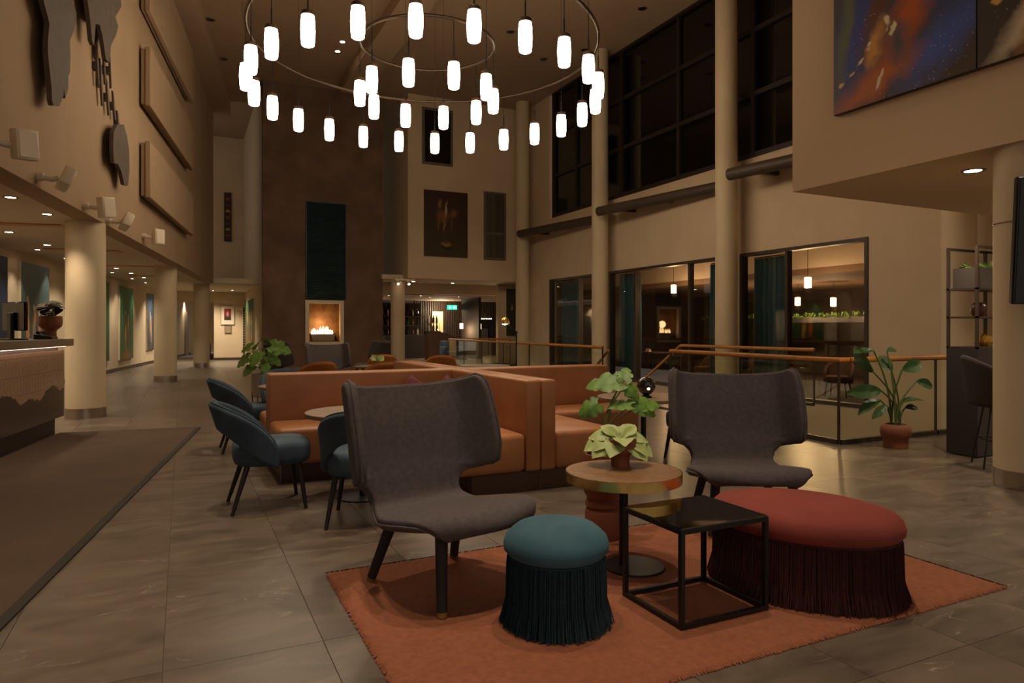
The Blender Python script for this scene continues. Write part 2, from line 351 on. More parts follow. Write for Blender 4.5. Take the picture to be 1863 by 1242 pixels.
# fireplace pier with niche
PY_ = 23.3
holed('wall_fireplace', (2.34, PY_, 0), (1,0,0), [0,1.34,2.56,3.93], [0,.72,2.22,9.3], [(1.34,2.56,.72,2.22)], .3, M('rust_plaster', (128,100,80), .8, col2=(102,78,60), vs_=1.3, bump=.15, bs=8, space='W'), (0,-1,0))['label'] = 'tall rust brown plaster pier with the fireplace'
struct(MB().box(2.34, 2.5, PY_+.3, 31, 0, 9.3).o('wall_pier_side', m_wall2, smooth=False), 'pale side wall of the fireplace pier')
struct(MB().box(6.1, 6.27, PY_+.3, 26, 0, 9.3).o('wall_pier_return', m_wall2, smooth=False))
# far wall block above the bar
struct(MB().box(6.93, 11.7, 22.5, 23.1, 3.0, 9.3).o('wall_far', m_wall, smooth=False), 'beige far wall block over the bar')
struct(MB().box(6.93, 7.2, 23.1, 27, 3.0, 9.3).o('wall_far_return', m_wall2, smooth=False), 'side face of the far wall block')
struct(MB().box(6.2, 18, 23.1, 31.2, 3.0, 3.15).o('ceiling_bar', m_soff, smooth=False), 'pale ceiling over the bar')
struct(MB().box(6.2, 18, 25.2, 25.5, 2.62, 3.0).o('trim_5', m_soff, smooth=False), 'pale downstand beam in front of the bar')
struct(MB().box(6.2, 18, 25.5, 31.2, 2.6, 2.7).o('ceiling_bar_low', M('bar_ceiling', (120,100,84), .9), smooth=False), 'dropped ceiling inside the bar')
struct(MB().box(6.2, 18, 31.0, 31.2, 0, 3).o('wall_bar', m_slat, smooth=False), 'dark back wall of the bar')
struct(MB().box(10.95, 11.9, 23.9, 24.1, 0, 3.0).o('wall_stub', m_wall, smooth=False), 'pale wall stub beside the far column')
# right hand window wall
WX = 11.4
holed('wall_right', (WX, -3, 0), (0,1,0), [0,6.0,11.48,14.69,15.1,19.97,20.3,23.6,25.7], [-3.1,-.22,2.96,5.06,9.33], [(11.48,14.69,-.22,2.96),(15.1,19.97,-.22,2.96),(20.3,23.6,-.22,2.96),(6.0,23.4,5.06,9.33)], .22, m_wall, (-1,0,0))['label'] = 'long beige window wall on the right'
def window(name, label, y0, y1, z0, z1, mull, trans, pane, fw=.07, x=WX, mat=m_dark, dx=.16):
    """opening in a wall of constant x: outer frame, mullions, transoms, one pane per light"""
    t = struct(empty(name, (x, y0, z0)), label); w = y1-y0; h = z1-z0
    for a in ((0,w,0,fw),(0,w,h-fw,h),(0,fw,fw,h-fw),(w-fw,w,fw,h-fw)):
        MB().box(-.025, dx, a[0], a[1], a[2], a[3]).o('frame_bar', mat, t, smooth=False)
    for q in mull: MB().box(.0, dx-.02, q-fw/2, q+fw/2, fw, h-fw).o('mullion', mat, t, smooth=False)
    ys = [fw]+[q for q in mull]+[w-fw]; zs = [fw]+list(trans)+[h-fw]
    for q in trans:
        for k in range(len(ys)-1): MB().box(.01, dx-.03, ys[k]+(fw/2 if k else 0), ys[k+1]-(fw/2 if k < len(ys)-2 else 0), q-fw/2, q+fw/2).o('transom', mat, t, smooth=False)
    for k in range(len(ys)-1):
        for q in range(len(zs)-1):
            MB().box(.07, .082, ys[k]+(fw/2 if k else 0), ys[k+1]-(fw/2 if k < len(ys)-2 else 0), zs[q]+(fw/2 if q else 0), zs[q+1]-(fw/2 if q < len(zs)-2 else 0)).o('pane', pane, t, smooth=False)
    return t
window('window_1', 'restaurant window nearest the shelf unit', 8.48, 11.69, -.22, 2.96, [1.91], [], m_pane)
window('window_2', 'wide restaurant window between the two middle columns', 12.1, 16.97, -.22, 2.96, [1.34, 3.6], [], m_pane)
window('window_3', 'farthest restaurant window by the far railing', 17.3, 20.6, -.22, 2.96, [1.39], [], m_pane)
window('window_4', 'tall dark upper glazing above the ledge', 3.0, 20.4, 5.06, 9.33, [3.27, 5.8, 8.33, 10.86, 13.39, 15.9], [1.42, 2.84], m_night, fw=.11, mat=M('bronze_frame', (40,30,26), .5))
# balcony block on the right and its downlight
struct(MB().box(5.8, WX, -3, 5.2, 2.7, 9.3).o('wall_balcony', M('balcony_paint', (220,192,156), .85), smooth=False), 'beige balcony block with the abstract painting')
# ledge tubes on the window wall
for lab, (xa, ya), (xb, yb), z in (('dark horizontal tube on window wall nearest the balcony', (10.53,11.12), (11.26,6.9), 4.56), ('dark horizontal tube on window wall between middle columns', (10.53,16.2), (11.26,11.95), 4.56), ('dark horizontal tube on window wall at the far column', (10.53,21.2), (11.26,17.05), 4.56)):
    t = thing('ledge_tube', lab, 'tube', (0,0,0), 0, 'dark tubes along the window wall')
    MB().tube([(xa,ya,z),(xb,yb,z)], .13, 16).o('tube', M('bronze_tube', (74,60,48), .55), t)
    MB().add([(xa+.06,ya,z+.08),(xb+.06,yb,z+.08),(WX-.004,yb,z+.08),(WX-.004,ya,z+.08),(xa+.06,ya,z+.12),(xb+.06,yb,z+.12),(WX-.004,yb,z+.12),(WX-.004,ya,z+.12)], [(0,1,2,3),(7,6,5,4),(0,4,5,1),(1,5,6,2),(2,6,7,3),(3,7,4,0)]).o('added_shade_board', m_wall, t, smooth=False)  # board added behind the tube to deepen the shade on the wall below
    for q in (.12, .5, .88):
        MB().box(min(xa+(xb-xa)*q+.1, WX-.06), WX-.004, ya+(yb-ya)*q-.05, ya+(yb-ya)*q+.05, z-.04, z+.04).o('bracket', m_dark, t, smooth=False)
# ------------------------------------------------------------ columns
def column(label, x, y, z0, z1, r=.24, base=True, group=None):
    t = thing('round_column', label, 'column', (x,y,z0), 0, group)
    MB().lathe([(r,0.0),(r,z1-z0)], 40).o('shaft', m_col, t)
    if base: MB().lathe([(r+.006,0),(r+.006,.14),(r+.001,.142)], 40).o('steel_base', m_chrome, t)
    return t
column('thick beige column beside the reception desk', -1.24, 11.42, 0, 2.77, .25)
column('middle beige column along the corridor', -.36, 18.4, 0, 2.77, .25)
column('farthest thin-looking column at the corridor end', .58, 24.95, 0, 2.77, .25)
column('right column between the two nearest restaurant windows', 10.9, 11.6, -3, 9.3)
column('right column between the second and third restaurant windows', 10.9, 16.7, -3, 9.3)
column('right column beside the far wall window', 10.9, 21.7, -3, 9.3)
column('column behind the shelf unit under the balcony', 10.9, 6.55, -3, 9.3)
nc = column('nearest column at the right edge carrying the screen', 6.07, 3.1, 0, 2.7)
MB().lathe([(.243,0),(.246,.006),(.243,.012)], 40).o('steel_ring', m_chrome, nc).location = (0,0,2.09)
column('white column beside the fireplace under the far block', 6.72, 23.0, 0, 3.0, .24)
t = thing('wall_screen', 'black flat screen hung on the nearest column', 'screen', (5.52, 2.94, 1.44), R(-41))
o = MB().rbox(-.02,.75,-.06,0,0,.92,.01,1).o('housing', m_screen, t); o.rotation_euler = (R(6),0,0)
o = MB().box(.0,.73,-.066,-.0605,.02,.9).o('display', M('display_glass', (2,2,3), .12), t, smooth=False); o.rotation_euler = (R(6),0,0)
MB().box(.42,.5,-.03,.3,.42,.5).o('mount', m_black, t, smooth=False)
# ------------------------------------------------------------ chandelier
ccx, ccy, zr = 3.885, 11.45, 6.24
ch = thing('ring_chandelier', 'huge two-ring chandelier with white cylinder pendants', 'chandelier', (ccx, ccy, 0))
def ring(r, n, name):
    MB().tube([(r*math.cos(2*PI*k/96), r*math.sin(2*PI*k/96), zr) for k in range(96)], .028, 8, True).o(name, M('bronze_ring', (74,58,46), .35, .7), ch)
ring(2.98, 24, 'outer_ring'); ring(1.165, 10, 'inner_ring')
fa = math.atan2(ccx, ccy)
fw_ = Vector((math.sin(fa), math.cos(fa), 0)); rt_ = Vector((math.cos(fa), -math.sin(fa), 0))
ZT, ZB = 5.545, 5.115
capm = MB().lathe([(.0,.06),(.02,.06),(.022,.045),(.085,.04),(.092,.02),(.092,-.015),(.0,-.015)], 16).mesh('pendant_cap', M('pendant_cap', (70,48,32), .45))
glm = MB().lathe([(0,0),(.07,.0),(.086,.012),(.096,.1),(.1,.215),(.096,.33),(.086,.418),(.07,.43),(0,.43)], 14).mesh('glass_shade', m_glow)
cord = MB().tube([(0,0,.05),(0,0,.28)], .012, 6).tube([(0,0,.28),(0,0,zr-ZT)], .006, 6).mesh('cord', m_black)
susp = MB().tube([(0,0,zr),(0,0,9.3)], .004, 5).mesh('suspension_wire', m_dark)
for r, n, ph in ((2.98, 24, 3), (1.165, 10, 15)):
    for k in range(n):
        q = R(ph+360/n*k); p = rt_*math.sin(q)*r + fw_*math.cos(q)*r
        pe = bpy.data.objects.new('pendant', capm); C.objects.link(pe); pe.parent = ch; pe.location = (p.x, p.y, ZT)
        g = bpy.data.objects.new('glass_shade', glm); C.objects.link(g); g.parent = pe; g.location = (0,0,ZB-ZT)
        g = bpy.data.objects.new('cord', cord); C.objects.link(g); g.parent = pe
        if k % (4 if n == 24 else 3) == 0:
            g = bpy.data.objects.new('suspension_wire', susp); C.objects.link(g); g.parent = ch; g.location = (p.x, p.y, 0)
# ------------------------------------------------------------ downlights
dl_bez = MB().lathe([(.055,-.004),(.075,-.008),(.08,0),(.055,0),(.055,-.004)], 18, cap=False).mesh('bezel', M('light_bezel', (120,104,90), .4, .5))
dl_lens = MB().lathe([(0,-.003),(.052,-.003),(.052,.0),(0,.0)], 18).mesh('lens', m_spotl)
dl_off = MB().lathe([(0,-.003),(.052,-.003),(.052,.0),(0,.0)], 18).mesh('lens', M('dark_lens', (30,24,20), .3))
def downlight(label, x, y, z, on=True, e=0, spot=80, s=1.0, col=WARM, tilt=None, group=None):
    t = thing('downlight', label, 'ceiling light', (x,y,z), 0, group); t.scale = (s,s,s)
    for nme, me in (('bezel', dl_bez), ('lens', dl_lens if on else dl_off)):
        o = bpy.data.objects.new(nme, me); C.objects.link(o); o.parent = t; o.location = (0,0,-.001)
    if e: lamp('downlight_beam', 'SPOT', (0,0,-.03), e, col, .06, tilt, spot, .7, t)
    return t
GL = 'lit downlights over reception and corridor'
nm = ['first','second','third','fourth','fifth','sixth','seventh','eighth']
for k, s in enumerate((2.2, 3.4, 5.0, 6.7, 10.0, 11.6, 13.2, 14.8)):
    p = lw(s, -1.65, 2.77)
    downlight('%s lit downlight along the low reception ceiling, counted from the left edge' % nm[k], p.x, p.y, p.z, True, 80, 120, 1.0, col=(1,.84,.62), group=GL)
for k, s in enumerate((1.7, 2.9)):
    p = lw(s, -.5, 2.77); downlight('lit downlight by the soffit edge, %s the floodlights' % ('left under' if k == 0 else 'right under'), p.x, p.y, p.z, True, 60, 110, 1.0, group=GL)
downlight('lit downlight under the balcony block', 6.5, 3.78, 2.7, True, 90, 120, 1.3)
for x, y, lab in ((8.4,3.2,'behind the near column'),(7.2,1.0,'right of the near column'),(9.6,4.2,'above the shelf end')): downlight('added unseen downlight under the balcony '+lab, x, y, 2.7, True, 110, 130, 1.3, group='added balcony downlights')  # out-of-view downlights added to brighten the floor and the balcony underside
for k, (x, y) in enumerate(((4.04,19.28),(4.055,20.0))): downlight('bright ceiling spot through the chandelier, %s one' % ('upper','lower')[k], x, y, 9.3 if k == 0 else 9.3, True, 150, 60, 1.3, group='bright ceiling spots')
for k, (x, y, z, lab) in enumerate(((10.4,14.0,9.3,'unlit ceiling spot at the top beside the dark glazing'),(8.0,16.65,9.3,'unlit ceiling spot right of the inner ring'),(9.7,17.9,9.3,'unlit ceiling spot under the ring right side'),(10.45,16.8,9.3,'unlit ceiling spot right of the outer ring'),(.62,18.3,8.85,'unlit ceiling spot on the left step, nearest'),(1.05,20.8,8.85,'unlit ceiling spot on the left step, farthest'),(.32,21.9,8.4,'unlit ceiling spot on the bulkhead'))):
    downlight(lab, x, y, z, False, s=1.5)
# theatre-like ceiling spots that light the seating (above the frame)
for x, y, e, lab in ((1.7,2.2,540,'the front ottomans'),(3.2,3.6,560,'the right wing chair'),(.2,5.4,520,'the left blue chairs'),(5.3,5.8,620,'the near balustrade'),(2.5,7.4,700,'the leather sofa'),(-.3,2.4,380,'the entrance mat'),(3.6,14.5,1000,'the fireside chairs')):
    downlight('lit spot high in the ceiling straight above '+lab, x, y, 9.3, True, e, 50, 1.3, group='ceiling spots above the seating')
for k, (x, y) in enumerate(((.75,26.6),(1.75,28.6),(1.1,29.2),(-.3,27.6))):
    downlight('lit downlight at the corridor end, %s from the camera' % nm[k], x, y, 2.77, True, 170, 130, 1.0, col=(1,.84,.62), group=GL)
for k, (x, y) in enumerate(((-.6,33),(.2,36))): downlight('lit downlight in the back corridor, %s one' % ('near','far')[k], x, y, 2.6, True, 130, 130, 1.0, col=(1,.82,.58), group=GL)
for k, s in enumerate((5.0, 7.6, 9.3, 13.1, 15.4, 17.3, 20.2)):
    p = lw(s, LLOW+.42, 2.77); downlight('lit wall washer close to the corridor paintings, %s from the left' % nm[k], p.x, p.y, p.z, True, 34, 78, .8, col=(1,.84,.62), tilt=(0,R(8),-LA), group='wall washers above the paintings')
# wood strips let into the low ceiling
for k, s in enumerate((4.0, 7.4, 10.8, 14.2)):
    o = MB().box(-1.9,-.62, s-.12, s+.12, 2.755, 2.775).o('ceiling_strip', m_wood, smooth=False); o.location = L0; o.rotation_euler = (0,0,-LA)
    tag(o, '%s wooden strip let into the low reception ceiling from the left' % ('first','second','third','fourth')[k], 'ceiling strip', 'wooden ceiling strips')
# ------------------------------------------------------------ left wall: map relief, acoustic panels, floodlights
def relief(label, poly, off=.10, th=.05):
    mb = MB(); n = len(poly)
    v = [(off,y,z) for y,z in poly]+[(off+th,y,z) for y,z in poly]
    mb.add(v, [tuple(range(n-1,-1,-1)), tuple(range(n,2*n))]+[(i,(i+1)%n,n+(i+1)%n,n+i) for i in range(n)])
    t = thing('wall_relief', label, 'wall art', L0, -LA, 'slate grey map cut-outs'); mb.o('slate_sheet', m_slate, t, smooth=False)
    cy_ = sum(p[0] for p in poly)/n; cz = sum(p[1] for p in poly)/n
    MB().box(0, off, cy_-.05, cy_+.05, cz-.05, cz+.05).o('spacer', m_dark, t, smooth=False)
relief('largest slate map cut-out at the top left', [(.658,4.628),(.779,4.523),(.825,4.474),(.779,4.282),(.779,4.139),(.841,3.961),(.888,3.832),(.904,3.692),(.952,3.649),(1.134,3.70),(1.289,3.877),(1.289,3.938),(1.378,3.981),(1.378,4.092),(1.505,4.2),(1.524,4.396),(1.505,4.577),(1.656,4.754),(1.695,4.848),(1.754,5.0),(1.58,5.05),(1.79,5.25),(1.5,5.6),(.9,5.7),(.5,5.2)])
relief('narrow slate splinter beside the largest cut-out, right one', [(1.637,4.26),(1.734,4.334),(1.734,4.088),(1.618,3.935),(1.58,4.037)], .04, .03)
relief('narrow slate splinter beside the largest cut-out, left one', [(1.44,4.174),(1.53,4.233),(1.52,4.018),(1.468,3.892),(1.432,3.986)], .04, .03)
relief('hanging slate map cut-out at the top with two points', [(2.1,5.5),(2.3,5.17),(2.39,4.93),(2.48,4.9),(2.55,5.21),(2.74,5.28),(2.87,5.2),(3.05,4.94),(3.23,4.96),(3.32,5.24),(3.6,5.5),(3.72,5.68),(3.55,5.74),(3.9,6.04),(3.8,6.4),(2.5,6.3)])
relief('leaf shaped slate map cut-out lower on the wall', [(3.66,4.22),(3.456,4.046),(3.428,3.805),(3.485,3.624),(3.69,3.656),(3.9,3.6),(4.09,3.435),(4.32,3.465),(4.42,3.715),(4.39,4.05),(4.25,4.224),(4.06,4.336)])
for k, (y0, z0, w_, h_) in enumerate(((2.95,4.55,.10,.55),(3.12,4.35,.12,.62),(3.3,4.7,.09,.4),(3.45,4.32,.13,.5),(3.62,4.75,.08,.5),(3.8,4.35,.12,.4),(4.05,4.2,.14,.34))):
    relief('slate splinter in the island chain, %s from the top left' % nm[k], [(y0,z0+h_),(y0+w_*.5,z0+h_*.9),(y0+w_,z0+h_*.5),(y0+w_*1.4,z0+.05),(y0+w_*1.0,z0),(y0+w_*.4,z0+h_*.45)], .04, .025)
for lab, z0, z1 in (('topmost beige acoustic panel on the left wall', 6.83, 8.1), ('middle beige acoustic panel on the left wall', 5.17, 6.2), ('lowest beige acoustic panel on the left wall', 3.56, 4.55)):
    t = thing('acoustic_panel', lab, 'wall panel', L0, -LA, 'acoustic panels on the left wall')
    MB().rbox(.1,.19, 5.8,10.95, z0,z1, .012, 1).o('panel', m_acou, t); MB().rbox(.03,.098, 5.83,10.92, z0+.03,z1-.03, .008, 1).o('backing', m_acou, t)
    for y in (6.2, 10.5): MB().box(0,.03,y-.05,y+.05,z0+.2,z1-.2).o('batten', m_dark, t, smooth=False)
def flood(label, s, z, yaw, pitch, kind=0):
    p = lw(s, 0, z); t = thing('floodlight', label, 'floodlight', p, -LA, 'white floodlights above the reception'); t.scale = (.92,.92,.92)
    MB().lathe([(.05,0),(.05,.06),(.03,.08)], 16).o('wall_mount', m_white, t).rotation_euler = (0,PI/2,0)
    MB().tube([(.05,0,0),(.14,.02,-.02),(.2,.04,.0)], .032, 10).o('arm', m_white, t)
    h = MB().rbox(-.06,.06,-.11,.11,-.15,.15,.015,2).o('lamp_head', m_white, t); h.location = (.27,.06,.0); h.rotation_euler = (R(pitch),R(pitch*.3),R(yaw))
    MB().rbox(.058,.068,-.09,.09,-.13,.13,.004,1).o('lens_panel', M('flood_lens', (236,222,200), .3), h)
flood('largest white floodlight at the left edge', -.22, 2.95, -40, 5)
flood('second white floodlight from the left, lying flat', .95, 2.88, 20, 78)
flood('third white floodlight from the left, facing front', 2.6, 2.85, -35, 8)
flood('fourth white floodlight, tilted flat beside the third', 3.7, 2.83, 20, 75)
flood('small white floodlight nearest the second column', 6.1, 2.92, -40, 0)
# ------------------------------------------------------------ paintings along the corridor
def figs(cols, ground, seed, n=3):
    rr = random.Random(seed); B = []
    for k in range(n):
        cx = .5+(k-(n-1)/2)*.2+rr.uniform(-.03,.03); top = rr.uniform(.50,.62); c = cols[k % len(cols)]
        B += [(cx, top-.22, .07, .24, rr.uniform(-8,8), c, .45), (cx+rr.uniform(-.03,.03), top-.03, .05, .10, 0, cols[(k+1)%len(cols)], .4), (cx, top+.07, .04, .035, 0, (226,184,130), .4), (cx-.02, .22, .05, .16, rr.uniform(-10,10), tuple(int(v*.6) for v in c), .8)]
    B += [(.5,.06,.5,.09,0,ground,.9)]
    return B
def wall_paint(label, s0, s1, z0, z1, c1, c2, cols, ground, seed, n=3):
    p = lw(s0, LLOW+.001, z0); w = s1-s0; m = paint('oil_painting', w, z1-z0, tuple(int(v*1.25) for v in c1), tuple(int(v*1.3) for v in c2), figs([tuple(min(255,int(v*1.2)) for v in c) for c in cols], ground, seed, n), .045, 7)
    return canvas('tall_painting', label, p, PI/2-LA, w, z1-z0, m, group='tall paintings in the corridor')
S0 = (Vector((-2.08,21.05,0))-L0).dot(LD)
wall_paint('dark blue tall painting at the left edge behind the desk', S0-7.6, S0-5.75, 1.0, 2.58, (22,26,36), (30,40,64), [(176,140,40),(120,110,60)], (40,40,30), 3, 2)
wall_paint('grey blue tall painting of figures behind the desk plant', S0-5.1, S0-3.54, .5, 2.57, (44,62,66), (76,92,96), [(196,140,84),(150,120,90),(190,120,70)], (60,60,50), 5, 4)
wall_paint('dark green tall painting of two orange figures', S0-.3, S0+1.35, .36, 2.58, (26,44,26), (40,86,46), [(190,84,40),(206,150,60)], (70,70,30), 8, 2)
wall_paint('lighter green tall painting with sandy foreground', S0+2.6, S0+4.3, .32, 2.56, (44,76,36), (38,92,58), [(190,120,60),(120,70,40)], (150,104,44), 11, 2)
wall_paint('blue tall painting half hidden by the middle column', S0+6.5, S0+7.7, .5, 2.54, (34,44,56), (56,72,90), [(186,130,70),(200,170,120)], (90,80,60), 13, 2)
m = paint('oil_painting', 3.4, 1.95, (60,60,30), (40,78,40), [(x,.62,.06,.2,0,(196,150,80),.6) for x in (.25,.5,.75)]+[(x,.3,.06,.2,0,(170,110,60),.6) for x in (.25,.5,.75)]+[(.5,.1,.5,.12,0,(180,120,70),.8)], .05, 4)
canvas('tall_painting', 'green painting of rows of arches on the pier side wall', (2.335, 29.3, .42), -PI/2, 3.4, 1.95, m)
# corridor end: framed picture, small notice, red sign, door, trolley
m = paint('print', .48, .74, (40,52,40), (150,40,44), [(.5,.55,.16,.24,0,(226,150,140),.6),(.5,.2,.5,.18,0,(44,40,36),.3)], .03, 6)
t = thing('framed_print', 'white framed red print on the corridor end wall', 'picture', (1.43, 30.195, 1.46))
MB().box(0,.48,-.03,0,0,.74).o('mount_board', m_white, t, smooth=False)
o = MB().box(0,.26,-.006,0,0,.46).o('print_sheet', paint('print2', .26, .46, (40,46,38), (150,36,40), [(.5,.55,.22,.3,0,(228,150,150),.6),(.5,.1,.6,.2,0,(40,36,34),.3)], .05, 8), t, smooth=False); o.location = (.11,-.03,.17)
for a in ((-.02,0,-.02,.76),(.48,.5,-.02,.76),(0,.48,-.02,0),(0,.48,.74,.76)): MB().box(a[0],a[1],-.04,0,a[2],a[3]).o('frame_bar', m_pour, t, smooth=False)
t = thing('small_notice', 'small dark framed notice under the red print', 'notice', (1.56, 30.195, 1.09)); MB().box(0,.26,-.03,0,0,.31).o('frame', m_dark, t, smooth=False); MB().box(.02,.24,-.034,-.03,.02,.29).o('paper', M('notice_paper', (150,130,104), .8, var=.2, vs_=30), t, smooth=False)
t = thing('wall_sign', 'small red square sign at the corridor end', 'sign', tuple(lw(24.3, LLOW+.005, 1.95)), PI/2-LA); MB().box(0,.4,-.03,0,0,.32).o('sign_plate', M('red_sign', (190,30,24), .5), t, smooth=False); MB().box(.16,.24,-.034,-.03,.06,.26).o('pictogram', m_white, t, smooth=False)
struct(MB().box(-.05,.0,0,.9,0,2.1).o('door_1', m_pour, smooth=False), 'pale door at the back of the corridor'); o = bpy.data.objects['door_1']; o.location = lw(28.2, LLOW+.06, 0); o.rotation_euler = (0,0,-LA)
t = thing('luggage_trolley', 'dark luggage trolley with arched brass rail in the opening', 'trolley', (1.0,31.0,0), .2)
MB().rbox(-.45,.1,-.3,.3,.16,.22,.02).o('deck', m_black, t); MB().tube([(-.42,0,.2),(-.42,0,1.5),(-.32,0,1.75),(-.15,0,1.85),(.0,0,1.75),(.07,0,1.5),(.07,0,.2)], .02, 8).o('arch_rail', m_brass, t)
for x in (-.4,.05):
    for y in (-.25,.25): MB().lathe([(.02,.0),(.06,.01),(.06,.15),(.02,.16)], 12, (x,y)).o('wheel', m_black, t)
t = thing('travel_bag', 'dark travel bag on the luggage trolley', 'bag', (.82,31.0,.22), .2); MB().rbox(-.2,.2,-.2,.2,0,.5,.07,3).o('bag_body', m_black, t); MB().tube([(-.1,0,.48),(-.08,0,.58),(.08,0,.58),(.1,0,.48)], .015, 6).o('handle', m_dark, t)
t = thing('slotted_screen', 'narrow slotted screen at the corridor corner', 'screen', (2.24,30.1,0))
MB().box(-.012,.0,0,.05,0,2.2).o('post', m_white, t, smooth=False)
for k in range(20): MB().box(0,.07,0,.05,.05+k*.107,.11+k*.107).o('slat', m_dark, t, smooth=False)
m = paint('small_art', .28, 2.05, (40,24,16), (52,34,22), [(.5,.12+.125*k,.42,.04,0,((150,60,30),(190,140,60),(90,40,60))[k%3],.6) for k in range(7)], .03, 8)
canvas('narrow_artwork', 'narrow dark vertical artwork high on the bulkhead wall', (1.58, 30.995, 4.93), 0, .28, 2.05, m, m_dark)
# ------------------------------------------------------------ far wall: painting and windows
m = paint('horse_painting', 1.63, 2.3, (66,54,24), (58,28,22), [(.42,.62,.17,.12,0,(130,84,44),.7),(.36,.8,.07,.09,0,(150,110,60),.7),(.66,.66,.12,.1,0,(124,84,50),.7),(.5,.72,.03,.16,10,(190,160,110),.6),(.33,.5,.03,.12,0,(120,80,46),.6),(.45,.48,.025,.13,0,(160,120,80),.6),(.62,.5,.03,.12,0,(110,74,44),.6),(.5,.16,.17,.07,0,(30,16,14),.5),(.5,.2,.15,.05,0,(170,130,50),.7),(.5,.23,.1,.04,0,(90,60,70),.5)], .06, 4)
canvas('horse_painting', 'dark painting of horses on the far wall', (7.474, 22.498, 3.77), 0, 1.63, 2.3, m)
def farwin(name, label, x0, x1, z0, z1, tr, pane):
    t = struct(empty(name, (x0, 22.5, z0)), label); w = x1-x0; h = z1-z0
    for a in ((0,w,0,.08),(0,w,h-.08,h),(0,.08,.08,h-.08),(w-.08,w,.08,h-.08)): MB().box(a[0],a[1],-.06,0,a[2],a[3]).o('frame_bar', M('grey_frame', (104,94,78), .5), t, smooth=False)
    zs = [.08]+tr+[h-.08]
    for q in tr: MB().box(.08,w-.08,-.05,0,q-.05,q+.05).o('transom', MATS['grey_frame'], t, smooth=False)
    for k in range(len(zs)-1): MB().box(.08,w-.08,-.02,0,zs[k]+(.05 if k else 0),zs[k+1]-(.05 if k < len(zs)-2 else 0)).o('pane', pane, t, smooth=False)
m_drape = M('drawn_curtain', (92,84,66), .6, col2=(64,60,46), vs_=9, stretch=(1,1,.03))
farwin('window_5', 'two-light window with drawn curtain on the far wall', 9.74, 10.6, 3.75, 6.2, [.95], m_drape)
farwin('window_6', 'dark upper window on the far wall', 7.43, 8.54, 6.95, 8.9, [], m_night)
# fireplace
def teal_panel():
    w, h = 1.27, 3.2
    m = bpy.data.materials.new('teal_relief'); m.use_nodes = True; nt = m.node_tree; L = nt.links.new; b = nt.nodes['Principled BSDF']; b.inputs['Roughness'].default_value = .45
    tc = nd(nt, 'ShaderNodeTexCoord'); wv = nd(nt, 'ShaderNodeTexWave', bands_direction='Z', wave_profile='TRI'); wv.inputs['Scale'].default_value = 5; wv.inputs['Distortion'].default_value = 5; wv.inputs['Detail'].default_value = 1; wv.inputs['Detail Scale'].default_value = .6; L(tc.outputs['Object'], wv.inputs[0])
    bp = nd(nt, 'ShaderNodeBump'); bp.inputs['Strength'].default_value = .9; bp.inputs['Distance'].default_value = .03; L(wv.outputs['Fac'], bp.inputs['Height']); L(bp.outputs[0], b.inputs['Normal'])
    b.inputs['Base Color'].default_value = lin((28,52,56))
    t = thing('relief_panel', 'tall dark teal wave relief panel above the fireplace', 'wall art', (3.70, PY_, 2.26))
    MB().box(0,w,-.07,0,0,h).o('panel', m, t, smooth=False)
    for a in ((-.025,0,0,h),(w,w+.025,0,h),(-.025,w+.025,h,h+.025)): MB().box(a[0],a[1],-.09,0,a[2],a[3]).o('edge_strip', m_dark, t, smooth=False)
teal_panel()
t = thing('fireplace', 'white framed fireplace with open flames in a bowl', 'fireplace', (3.68, PY_, .72))
for a in ((-.02,1.24,-.02,.11),(-.02,1.24,1.39,1.5),(-.02,.1,.11,1.39),(1.12,1.24,.11,1.39)): MB().box(a[0],a[1],-.06,.1,a[2],a[3]).o('frame_bar', m_white, t, smooth=False)
m_amber = M('copper_panel', (156,116,70), .5, col2=(120,84,46), vs_=5)
mb = MB(); mb.add([(0,.1,0),(1.22,.1,0),(1.22,.1,1.5),(0,.1,1.5),(0,.75,0),(1.22,.75,0),(1.22,.75,1.5),(0,.75,1.5)], [(4,5,6,7),(0,1,5,4),(3,7,6,2),(0,4,7,3),(1,2,6,5)]); mb.o('firebox', m_amber, t, smooth=False)
MB().add([(.2,.22,.37),(1.02,.22,.37),(1.02,.6,.37),(.2,.6,.37),(.27,.27,.13),(.95,.27,.13),(.95,.55,.13),(.27,.55,.13)], [(7,6,5,4),(0,1,5,4)[::-1],(1,2,6,5)[::-1],(2,3,7,6)[::-1],(3,0,4,7)[::-1],(0,1,2,3)]).o('fire_bowl', m_pour, t, smooth=False)
m_fire = M('flame', (255,170,60), .5, emit=7, ecol=(1,.68,.30))
for k in range(15):
    x = .26+.68*k/14; h = .12+.13*random.random()+.1*math.exp(-((k-7)/3)**2)
    MB().lathe([(.012,0),(.035,h*.25),(.026,h*.55),(.01,h*.85),(0,h)], 8).o('flame', m_fire, t).location = (x, .32+.18*random.random(), .37)
lamp('fire_glow', 'POINT', (.61,.42,.75), 9, (1,.62,.30), .15, parent=t)
for k, x in enumerate((.1, 1.12)):
    MB().tube([(x,.6,.15),(x+(.1 if k == 0 else -.1),.5,.4)], .04, 8).o('log', m_brown, t)
